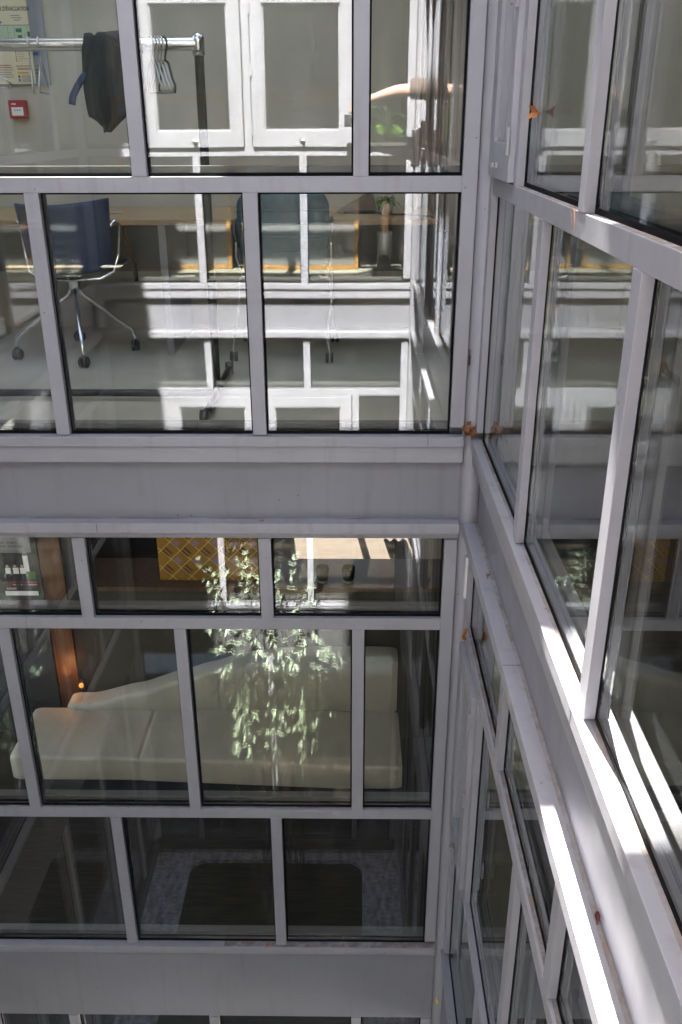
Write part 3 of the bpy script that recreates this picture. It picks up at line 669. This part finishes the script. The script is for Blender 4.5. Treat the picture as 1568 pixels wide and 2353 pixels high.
def bt(x):
    T = [(-1.95, -3.285), (-1.62, -3.275), (-1.3, -3.19), (-1.06, -3.105), (-.85, -3.035), (-.66, -2.975), (-.42, -2.935), (.0, -2.925), (.3, -2.93)]
    for i in range(len(T) - 1):
        if T[i][0] <= x <= T[i + 1][0]:
            k = (x - T[i][0]) / (T[i + 1][0] - T[i][0]); k = k * k * (3 - 2 * k) * .4 + k * .6
            return T[i][1] * (1 - k) + T[i + 1][1] * k
    return T[-1][1]
SEAM2 = (-.80, -.20)
rounded_slab(lambda x: 4.475 + .005 * sum(math.exp(-((x - q) / .010) ** 2) for q in SEAM2), lambda x: 4.63, -3.33, bt, -1.75, .275, 320, .03, None).build('back_cushion', 'leather', sf)
mb = MB(); mb.box(-1.85, .2, 4.12, 4.62, FL, -3.478); mb.build('base', 'darkpanel', sf)
slab('dimming_slab', 'dimslab', -1.6, 1.6, 8.10, 13, -3.9, -3.70)  # added dark slab, tones down the brightness beyond the far window
tag(one_box('low_partition', ['partition'], None, -1.66, .56, 4.70, 4.86, FL, -2.582), 'olive felt covered low partition behind the sofa', 'partition')
tag(one_box('shelf_board', 'darkwood', None, -1.66, .56, 4.66, 5.05, -2.581, -2.552, bev=.004), 'brown wooden shelf on top of the partition behind the sofa', 'shelf')
yb = thing('patterned_board', 'yellow board with mauve diamonds and dark double stripes on the shelf', 'board', (-.85, 4.75, -2.55))
mb = MB(); mb.box(-1.165, -.548, 4.745, 4.775, -2.551, -2.02, bev=.004); mb.build('panel', 'yellow', yb)
mb = MB(); y0 = 4.7436; s_ = .115
for r_ in range(-2, 12):
    for c_ in range(-2, 14):
        cx = -1.165 + c_ * s_ + (s_ / 2 if r_ % 2 else 0); cz = -2.53 + r_ * s_ / 2
        def dia(ax, az, hw, mi, yy):
            if ax - hw < -1.163 or ax + hw > -.55 or az - hw < -2.549 or az + hw > -2.03: return
            mb.obox((ax, yy, az), ((1, 0, 1), (0, 1, 0), (1, 0, -1)), hw * .7, .0005, hw * .7, mi)
        k = (c_ * 2 + r_) % 4
        if r_ % 2 == 0 and c_ % 1 == 0: dia(cx, cz, .028, 0, y0)
        if r_ % 2 == 1:
            for d_ in (-.009, .009):
                X0 = cx + d_; 
                if -1.135 < X0 < -.575 and -2.515 < cz < -2.06: mb.obox((X0, y0, cz + d_), ((1, 0, -1), (0, 1, 0), (1, 0, 1)), .028, .0006, .0042, 1)
for k in range(-12, 14):
    for sg in (1, -1):
        # clipped lattice lines
        a = Vector((-.8565 + k * s_ / 1.0, 0, -2.29)); pts = []
        t0, t1 = -.6, .6
        lo, hi = t0, t1
        for (p, d, mn, mx) in ((a.x, 1, -1.163, -.55), (a.z, sg, -2.549, -2.03)):
            u0, u1 = (mn - p) / d, (mx - p) / d
            lo = max(lo, min(u0, u1)); hi = min(hi, max(u0, u1))
        if hi - lo > .02:
            c0 = a + Vector((1, 0, sg)) * (lo + hi) / 2; c0.y = y0 + .0006
            mb.obox(c0, ((1, 0, sg), (0, 1, 0), (-sg, 0, 1)), (hi - lo) / 2 * 1.414 - .003, .0004, .0024, 2)
mb.build('pattern', ['mauve', 'maroon', 'gold'], yb)
for (x, lab) in ((-.178, 'left dark green cup with a pale foot on the shelf behind the sofa'), (-.022, 'right dark green cup with a pale foot on the shelf behind the sofa')):
    cu = thing('cup', lab, 'cup', (x, 4.76, -2.552), 'green cups on the shelf')
    mb = MB(); mb.lathe([(.031, .016), (.038, .04), (.039, .10), (.036, .10), (.034, .03), (0, .03)], (x, 4.74, -2.551), 22); mb.build('body', 'cup', cu)
    mb = MB(); mb.lathe([(0, 0), (.029, 0), (.031, .0155), (0, .0155)], (x, 4.74, -2.551), 22); mb.build('foot', 'cream', cu)
# left end: dark board with posters, timber posts, lit lamp
tag(one_box('notice_board', 'darkpanel', None, -2.6, -1.885, 4.72, 4.78, -3.66, -1.4), 'charcoal notice board at the left of the sofa room', 'notice board')
tag(one_box('timber_post', 'postwood', None, -1.88, -1.745, 4.73, 4.80, FL, -1.4, bev=.003), 'broad brown timber post lit orange by the small lamp', 'post')
tag(one_box('timber_post', 'darkpanel', None, -1.742, -1.665, 4.74, 4.82, FL, -1.4, bev=.003), 'dark post between the lamp and the low partition', 'post')
lp = thing('wall_lamp', 'small glowing amber lamp on the dark post beside the sofa', 'lamp', (-1.71, 4.72, -3.30))
mt, t, b = nodes('amber_glow'); b.inputs['Emission Color'].default_value = (1, .38, .06, 1); b.inputs['Emission Strength'].default_value = .07; b.inputs['Base Color'].default_value = (.8, .4, .1, 1); M['amber'] = mt
mb = MB(); mb.lathe([(0, .016), (.012, .012), (.016, 0), (.012, -.012), (0, -.016)], (-1.728, 4.712, -3.295), 16); mb.build('bulb', 'amber', lp)
mb = MB(); mb.box(-1.738, -1.718, 4.724, 4.739, -3.34, -3.25, bev=.003); mb.build('bracket', 'black', lp)
ld = bpy.data.lights.new('lamp_light', 'POINT'); ld.energy = .04; ld.color = (1, .42, .10); ld.shadow_soft_size = .03
lo_ = bpy.data.objects.new('lamp_light', ld); C.objects.link(lo_); lo_.parent = lp; lo_.location = Vector((-1.80, 4.64, -3.16)) - lp.location
ps = thing('group_photo_poster', 'photo poster of three people in white shirts and dark trousers', 'poster', (-2.0, 4.715, -2.5))
mb = MB(); mb.box(-2.115, -1.905, 4.7165, 4.719, -2.645, -2.365); mb.build('sheet', 'black', ps)
mb = MB(); yq = 4.7155
def pk(x0, x1, z0, z1, mi, dy=0): mb.box(x0, x1, yq - dy, yq - dy + .0008, z0, z1, mi)
pk(-2.112, -1.910, -2.642, -2.612, 0); pk(-1.973, -1.942, -2.478, -2.372, 0); pk(-1.97, -1.91, -2.53, -2.478, 2); pk(-2.11, -1.91, -2.555, -2.545, 3); pk(-2.06, -1.91, -2.572, -2.564, 4)
pk(-2.10, -2.04, -2.602, -2.588, 4)
for x, w in ((-2.072, .016), (-2.025, .017), (-1.982, .017)):
    pk(x - w, x + w, -2.492, -2.452, 0, .001)
    pk(x - w * .8, x - .002, -2.575, -2.492, 1, .001); pk(x + .002, x + w * .8, -2.575, -2.492, 1, .001)
    mb.lathe([(0, -.0004), (.009, -.0003), (.009, .0003), (0, .0004)], (x, yq - .002, -2.440), 12, 5, axis='y')
mb.build('picture', ['white', 'trouser', 'leafgreen', 'redink', 'mauve', 'skin'], ps)
pn = thing('notice_sheet', 'white notice with two bold lines in a black frame above the photo poster', 'notice', (-2.1, 4.715, -2.3))
mb = MB(); mb.box(-2.36, -1.895, 4.712, 4.719, -2.362, -2.06); mb.build('frame', 'black', pn)
mb = MB(); mb.box(-2.34, -1.912, 4.7095, 4.7115, -2.348, -2.08); mb.build('sheet', 'greycard', pn)
mb = MB()
for k, (z, segs) in enumerate(((-2.283, ((-2.12, -2.065), (-2.05, -1.99))), (-2.307, ((-2.2, -2.06), (-2.045, -1.955))))):
    for (a, b) in segs:
        x = a
        while x < b: w = rnd.uniform(.006, .012); mb.box(x, min(b, x + w), 4.7085, 4.7093, z - .006, z + .006 + rnd.uniform(0, .004)); x += w + .003
for z in (-2.332, -2.340): mb.box(-2.12, -1.98, 4.7085, 4.7093, z, z + .0025)
mb.build('print', 'plan', pn)
for (x0, x1, lab) in ((-1.35, -.75, 'dark blue curtain behind the yellow board'), (.30, .52, 'dark curtain at the right of the far sunlit window')):
    mb = MB(); mb.grid(lambda i, j, x0=x0, x1=x1: (x0 + (x1 - x0) * i, 7.7 + .03 * math.sin(i * (x1 - x0) * 75), -1.45 - 2.2 * j), 60, 2, thick=.004)
    tag(mb.build('curtain', 'darkpanel'), lab, 'curtain')
# ------------------------------------------------------------------ opposite room (seen mirrored)
for (x0, x1, lab) in ((-1.92, -1.02, 'left wooden framed panel on the floor of the mirrored room'), (-.92, .045, 'right wooden framed panel on the floor of the mirrored room')):
    f = thing('framed_panel', lab, 'panel', ((x0 + x1) / 2, -1.66, FZ), 'framed panels in the mirrored room')
    mb = MB(); w = .034
    mb.box(x0, x1, -1.68, -1.65, FZ + .001, FZ + w, bev=.003); mb.box(x0, x1, -1.68, -1.65, .16, .16 + w, bev=.003)
    mb.box(x0, x0 + w, -1.68, -1.65, FZ + w, .16, bev=.003); mb.box(x1 - w, x1, -1.68, -1.65, FZ + w, .16, bev=.003); mb.build('frame', 'wood', f)
    mb = MB(); mb.box(x0 + w, x1 - w, -1.67, -1.66, FZ + w, .16); mb.build('panel', 'greycard', f)
pm = thing('potted_palm', 'palm with a brown trunk in a tall grey planter, mirrored in the right panes', 'plant', (.235, -.80, FZ))
mb = MB(); mb.lathe([(0, 0), (.050, 0), (.058, .395), (.052, .395), (.050, .37), (0, .37)], (.235, -.80, FZ + .001), 26); mb.build('planter', 'greypot', pm)
mb = MB(); mb.tube([(.235, -.80, -.80), (.238, -.80, -.5), (.231, -.80, -.28), (.235, -.80, -.05)], [.028, .026, .022, .016], 12); mb.build('trunk', 'darkwood', pm)
mb = MB()
for k in range(20):
    a = k * 2.4 + rnd.uniform(-.2, .2); e = rnd.uniform(.45, 1.35); L = rnd.uniform(.26, .40); b0 = Vector((.235, -.80, -.07)); d = Vector((math.cos(a) * math.cos(e), math.sin(a) * math.cos(e), math.sin(e)))
    if b0.x + d.x * L > .40: d.x *= .5
    st = [b0 + d * L * t - Vector((0, 0, 1)) * L * .6 * t * t for t in (0, .25, .5, .75, 1)]
    mb.tube(st, [.004, .0035, .003, .002, .001], 5, 1)
    for i in range(10):
        t = .25 + .075 * i; c0 = b0 + d * L * t - Vector((0, 0, 1)) * L * .6 * t * t; sd_ = d.cross(Vector((0, 0, 1))).normalized()
        for sg in (-1, 1): leaf(mb, c0, (sd_ * sg + d * .7), (0, 0, 1), .13 * (1.1 - t * .5), .028, 0, .2, .45, 3)
mb.build('crown', ['leafpalm', 'stem'], pm)

# ------------------------------------------------------------------ the photographer, leaning out of the open side window
pr = thing('person', 'arm in a brown t-shirt reaching out and holding a camera, mirrored in the top panes', 'person', (.85, .12, FZ))
def skin_mesh(name, verts, edges, radii, root, mt, parent, sub=2):
    me = bpy.data.meshes.new(name); me.from_pydata(verts, edges, []); o = bpy.data.objects.new(name, me); C.objects.link(o)
    md = o.modifiers.new('s', 'SKIN'); md.use_smooth_shade = True
    for i, v in enumerate(me.skin_vertices[0].data): v.radius = (radii[i], radii[i]); v.use_root = (i == root)
    sb = o.modifiers.new('b', 'SUBSURF'); sb.levels = sub; sb.render_levels = sub
    bpy.context.view_layer.update()
    nm = bpy.data.meshes.new_from_object(o.evaluated_get(bpy.context.evaluated_depsgraph_get()))
    bpy.data.objects.remove(o); bpy.data.meshes.remove(me)
    nm.name = name; nm.materials.clear(); nm.materials.append(M[mt]); 
    for p in nm.polygons: p.use_smooth = True
    off = parent.location; nm.transform(Matrix.Translation(-off))
    ob = bpy.data.objects.new(name, nm); C.objects.link(ob); ob.parent = parent
    return ob
Vv = [(.86, .10, -.44), (.86, .09, -.22), (.84, .08, .02), (.82, .08, .13), (.81, .075, .20), (.80, .07, .28), (.80, .07, .355),
      (.68, .06, .10), (.44, .03, .175), (.27, 0, .170), (.125, -.030, .130), (.075, -.038, .112), (.040, -.042, .098),
      (.97, .10, .08), (1.02, .14, -.14), (.98, .10, -.33),
      (.80, .09, -.50), (.79, .10, -.82), (.79, .12, -1.11), (.93, .10, -.50), (.94, .10, -.82), (.94, .12, -1.11)]
Ee = [(0, 1), (1, 2), (2, 3), (3, 4), (4, 5), (5, 6), (3, 7), (7, 8), (8, 9), (9, 10), (10, 11), (11, 12), (3, 13), (13, 14), (14, 15), (0, 16), (16, 17), (17, 18), (0, 19), (19, 20), (20, 21)]
Rr = [.125, .115, .125, .09, .05, .072, .06, .062, .043, .038, .024, .026, .024, .062, .042, .03, .085, .06, .04, .085, .06, .04]
# five fingers closing round the top of the camera
fing = [[(.035, -.030, .088), (.012, -.022, .084), (-.006, -.020, .066), (-.010, -.022, .046)],
        [(.034, -.040, .090), (.008, -.036, .088), (-.013, -.035, .068), (-.017, -.036, .045)],
        [(.034, -.050, .088), (.008, -.050, .086), (-.012, -.050, .066), (-.016, -.050, .045)],
        [(.036, -.060, .084), (.014, -.063, .080), (-.003, -.064, .062), (-.007, -.064, .046)],
        [(.062, -.020, .092), (.058, -.008, .070), (.054, -.006, .050)]]
for fg in fing:
    st = len(Vv); Vv += fg; Rr += [.0105, .0095, .0088, .0078][:len(fg)]
    Ee += [(12 if fg is not fing[4] else 11, st)] + [(st + k, st + k + 1) for k in range(len(fg) - 1)]
body = skin_mesh('body', Vv, Ee, Rr, 0, 'skin', pr)
mb = MB(); mb.tube([(.355, .016, .178), (.44, .03, .18), (.56, .045, .15), (.70, .065, .11), (.80, .08, .10)], [.058, .062, .074, .09, .10], 20, cap=False)
mb.tube([(.825, .085, .155), (.835, .085, .10), (.85, .09, -.02), (.86, .10, -.22), (.86, .10, -.46)], [.095, .16, .165, .145, .15], 24, cap=False)
mb.build('t_shirt', 'shirt', pr)
mb = MB(); mb.tube([(.86, .10, -.42), (.86, .10, -.54)], [.15, .15], 24)
for x in (.795, .935): mb.tube([(x, .10, -.50), (x, .10, -.82), (x, .12, -1.10)], [.105, .078, .06], 18)
mb.build('trousers', 'trouser', pr)
mb = MB()
for x in (.79, .94): mb.box(x - .045, x + .045, .03, .24, FZ + .001, FZ + .07, bev=.02)
mb.build('shoes', 'black', pr)
def hairf(i, j): 
    a = 2 * math.pi * i; e = math.pi / 2 * (1 - j * 1.15); return (.805 + .086 * math.cos(e) * math.cos(a), .07 + .082 * math.cos(e) * math.sin(a), .325 + .105 * math.sin(e))
mb = MB(); mb.grid(hairf, 22, 8); mb.build('hair', 'hair', pr)
mb = MB()
for sy in (-.026, .026): mb.lathe([(0, -.008), (.009, -.004), (.010, 0), (0, .008)], (.728, .07 + sy, .325), 12, axis='x')
mb.build('eye', 'white', pr)
mb = MB(); mb.lathe([(.013, 0), (.010, -.018), (0, -.030)], (.735, .07, .298), 12, axis='x'); mb.build('nose', 'skin', pr)
ca = thing('photo_camera', 'black compact camera held out of the window, mirrored in the top panes', 'camera', (.0, -.05, 0))
mb = MB(); mb.box(-.055, .055, -.075, -.022, -.036, .040, bev=.006); mb.box(-.02, .02, -.07, -.03, .0402, .052, bev=.004); mb.build('body', 'black', ca)
mb = MB(); mb.lathe([(.0, -.0215), (.031, -.0215), (.031, -.006), (.028, -.004), (.024, -.006), (.022, -.012), (0, -.013)], (0, 0, 0), 26, axis='y'); mb.build('lens', 'steel', ca)

# ------------------------------------------------------------------ courtyard shrub
sh = thing('courtyard_shrub', 'tall airy shrub with pale leaves in the courtyard, mirrored in the lower panes', 'shrub', (-.55, .4, -6.17))
ms = MB(); mf = MB(); rs = random.Random(11)
def stem_curve(p0, p1, p2, n=12): return [Vector(p0) * (1 - t) ** 2 + Vector(p1) * 2 * t * (1 - t) + Vector(p2) * t * t for t in [i / n for i in range(n + 1)]]
def leafy(pts, t0, dens, ln):
    for i in range(len(pts) - 1):
        a, b = pts[i], pts[i + 1]
        if i / (len(pts) - 1) < t0: continue
        d = (b - a); k = max(1, int(d.length * dens))
        for q in range(k):
            p = a + d * ((q + rs.random() * .5) / k); 
            for sg in (0, 1):
                an = rs.uniform(0, 6.28); out = Vector((math.cos(an), math.sin(an), rs.uniform(-.15, .55)))
                leaf(mf, p, out + d.normalized() * .4, (0, 0, 1), ln * rs.uniform(.7, 1.25), ln * rs.uniform(.30, .42), 0, .22, .35, 3)
for k in range(27):
    bx, by = rs.uniform(-.80, -.40), rs.uniform(.0, .2)
    tx, ty, tz = rs.uniform(-1.19, -.10), rs.uniform(-.13, .08), -2.90 - 1.75 * rs.random()
    pts = stem_curve((bx, by, -6.17), (bx * .6 + tx * .4, by * .5, -4.6), (tx, ty, tz), 18); ms.tube(pts, [.004 - .003 * i / 18 for i in range(19)], 6)
    leafy(pts, .84, 20, .054)
    for q in range(4):
        i = rs.randint(11, 17); a = pts[i]; an = rs.uniform(0, 6.28); L = rs.uniform(.16, .36)
        e = a + Vector((math.cos(an) * L * .9, math.sin(an) * L * .2, L * rs.uniform(-.5, .5))); mid = (a + e) / 2 + Vector((0, 0, .06)); e.z -= .08; e.x = max(-1.25, min(-.02, e.x)); e.z = min(e.z, -2.88); e.y = max(-.13, e.y)
        pb = stem_curve(a, mid, e, 6); ms.tube(pb, [.0025 - .0003 * j for j in range(7)], 5); leafy(pb, .35, 19, .052)
for k in range(9):
    # two trailing columns
    cx = -.88 if k % 2 else -.36
    x = cx + rs.uniform(-.08, .08); z0 = rs.uniform(-3.8, -3.4); z1 = rs.uniform(-5.6, -4.7)
    pts = stem_curve((x, .15, z0), (x + rs.uniform(-.05, .1), .25, (z0 + z1) / 2), (x + rs.uniform(-.05, .05), .15, z1), 14); ms.tube(pts, .002, 5); leafy(pts, 0, 14, .050)
ms.build('stems', 'stem', sh); mf.build('foliage', 'leafpale', sh)

# ------------------------------------------------------------------ dry leaves, dirt, small fittings on the facades
def dry_leaf(name, label, p, d, u, ln, wd, mt, curl=.4, seed=1):
    rr = random.Random(seed); mb = MB(); d = Vector(d).normalized(); s = d.cross(Vector(u)).normalized(); u = s.cross(d); b = Vector(p); n = 6
    vs = []
    for j in range(n + 1):
        for i in range(5):
            t = j / n; k = (i - 2) / 2; w = wd * .5 * math.sin(math.pi * min(1, .1 + .9 * t)) ** .7 * (1 + .18 * math.sin(j * 3.1 + i))
            vs.append(b + d * ln * t + s * w * k + u * (curl * wd * k * k + .12 * ln * math.sin(t * 4) + rr.uniform(-.002, .002)))
    fs = [(j * 5 + i, j * 5 + i + 1, j * 5 + i + 6, j * 5 + i + 5) for j in range(n) for i in range(4)]
    mb.add(vs, fs, 0, True); mb.tube([b - d * ln * .35 - u * .004, b], .0012, 5)
    return tag(mb.build(name, mt), label, 'leaf')
dry_leaf('dry_leaf', 'bright orange dry leaf caught against the glass beside the upper mullion', (.440, 2.385, .020), (.0, -1, -.05), (-1, 0, .1), .085, .030, 'dry', .25, 2)
for k, (x, y, z, dx, dy) in enumerate(((.398, 2.962, -1.018, .03, .01), (.415, 2.958, -1.012, -.02, .012), (.425, 2.975, -1.02, .01, -.02), (.408, 2.972, -1.002, .02, .02))):
    dry_leaf('dry_leaf', ['flat brown dry leaf at the bottom of the corner leaf pile', 'curled brown dry leaf leaning left in the corner leaf pile', 'brown dry leaf nearest the glass in the corner leaf pile', 'topmost crumpled leaf of the corner leaf pile'][k], (x, y, z), (dx, dy, .012), (0, -.4, 1), .042, .034, 'drybrown', .6, 5 + k)
dry_leaf('dry_leaf', 'small orange dry leaf standing on the lower transom beside the corner', (.428, 2.845, -1.775), (0, -.1, 1), (-1, .2, 0), .05, .034, 'dry', .3, 9)
dry_leaf('dry_leaf', 'reddish brown crumb lying on the sunlit ledge at lower right', (.455, 1.20, -1.356), (.1, .5, .3), (0, 0, 1), .018, .010, 'maroon', .5, 12)
dry_leaf('dry_leaf', 'small yellow flower stuck low on the fascia by the corner', (.415, 2.990, -3.90), (.1, 0, -1), (0, -1, 0), .03, .02, 'gold', .5, 13)
dry_leaf('dry_leaf', 'tiny tan crumb on the middle of the long ledge', (-.343, 2.99, -1.358), (1, .1, .1), (0, 0, 1), .016, .008, 'dry', .4, 14)
dry_leaf('dry_leaf', 'dark crumb near the corner on the side ledge', (.44, 2.555, -1.357), (.3, .6, .1), (0, 0, 1), .014, .012, 'drybrown', .4, 15)
dry_leaf('dry_leaf', 'brown crumb on the lowest sill next to the middle mullion', (-.40, 2.988, -3.560), (.6, .3, .2), (0, 0, 1), .02, .012, 'drybrown', .5, 16)
# dirt films along the joints (own shape, stays put)
def film(name, label, mt, pts_a, pts_b):
    mb = MB(); mb.add([*pts_a, *pts_b], [(0, 1, 3, 2)]); o = mb.build(name, mt); o['kind'] = 'stuff'; o['label'] = label; o['category'] = 'dirt'; return o
film('rust_dirt', 'rusty dust line along the long ledge', 'dirt', [(-1.7, 3.028, -1.3605), (.46, 3.028, -1.3605)], [(-1.7, 3.018, -1.3605), (.46, 3.018, -1.3605)])
film('rust_dirt', 'rusty dust line along the side ledge', 'dirt', [(.4625, 3.0, -1.3605), (.4625, -.1, -1.3605)], [(.451, 3.0, -1.3605), (.453, -.1, -1.3605)])
film('rust_dirt', 'rusty dust along the side sill against the glass', 'dirt', [(.4565, 2.93, -1.0275), (.4565, -.1, -1.0275)], [(.446, 2.93, -1.0275), (.446, -.1, -1.0275)])
film('brown_dust', 'brown dust lying on the upper side transom', 'dust', [(.4565, 2.93, -.1595), (.4565, -.1, -.1595)], [(.437, 2.93, -.1595), (.437, -.1, -.1595)])
film('brown_dust', 'brown dust lying on the lower side transom', 'dust', [(.4565, 2.93, -1.7795), (.4565, .2, -1.7795)], [(.443, 2.93, -1.7795), (.443, .2, -1.7795)])
film('rust_dirt', 'rusty dust at the right end of the upper transom', 'dirt', [(.1, 3.023, -.1595), (.345, 3.023, -.1595)], [(.1, 3.008, -.1595), (.345, 3.008, -.1595)])
film('brown_dust', 'pale brown dust on the lowest sill', 'dust', [(-.6, 3.022, -3.5625), (.39, 3.022, -3.5625)], [(-.6, 2.992, -3.5625), (.39, 2.992, -3.5625)])
film('brown_dust', 'pale brown dust on the middle transom', 'dust', [(-1.7, 3.022, -2.7415), (.345, 3.022, -2.7415)], [(-1.7, 3.012, -2.7415), (.345, 3.012, -2.7415)])
# straw tuft and fittings
mb = MB()
for k in range(3):
    a = rs.uniform(-.5, .5); mb.tube([(.434 + rs.uniform(0, .01), 1.80 + .01 * k, -.157), (.425, 1.80 + .012 * k + a * .02, -.165 + .01 * rs.random()), (.428, 1.79 + .014 * k + a * .03, -.185 - .012 * rs.random())], .0005, 4)
tag(mb.build('straw', 'dry'), 'dry straw tuft hanging over the upper side transom', 'straw')
tag(one_box('latch_plate', 'white', None, .424, .4325, 2.948, 2.975, -1.66, -1.485, bev=.002), 'white vertical latch plate under the side ledge by the corner', 'latch plate')
mb = MB(); mb.box(.397, .404, 2.9935, 2.9995, -.768, -.735); mb.box(.399, .402, 2.9935, 2.9995, -.735, -.715)
tag(mb.build('drain_clip', 'black'), 'small dark clip on the corner column beside the upper post', 'clip')
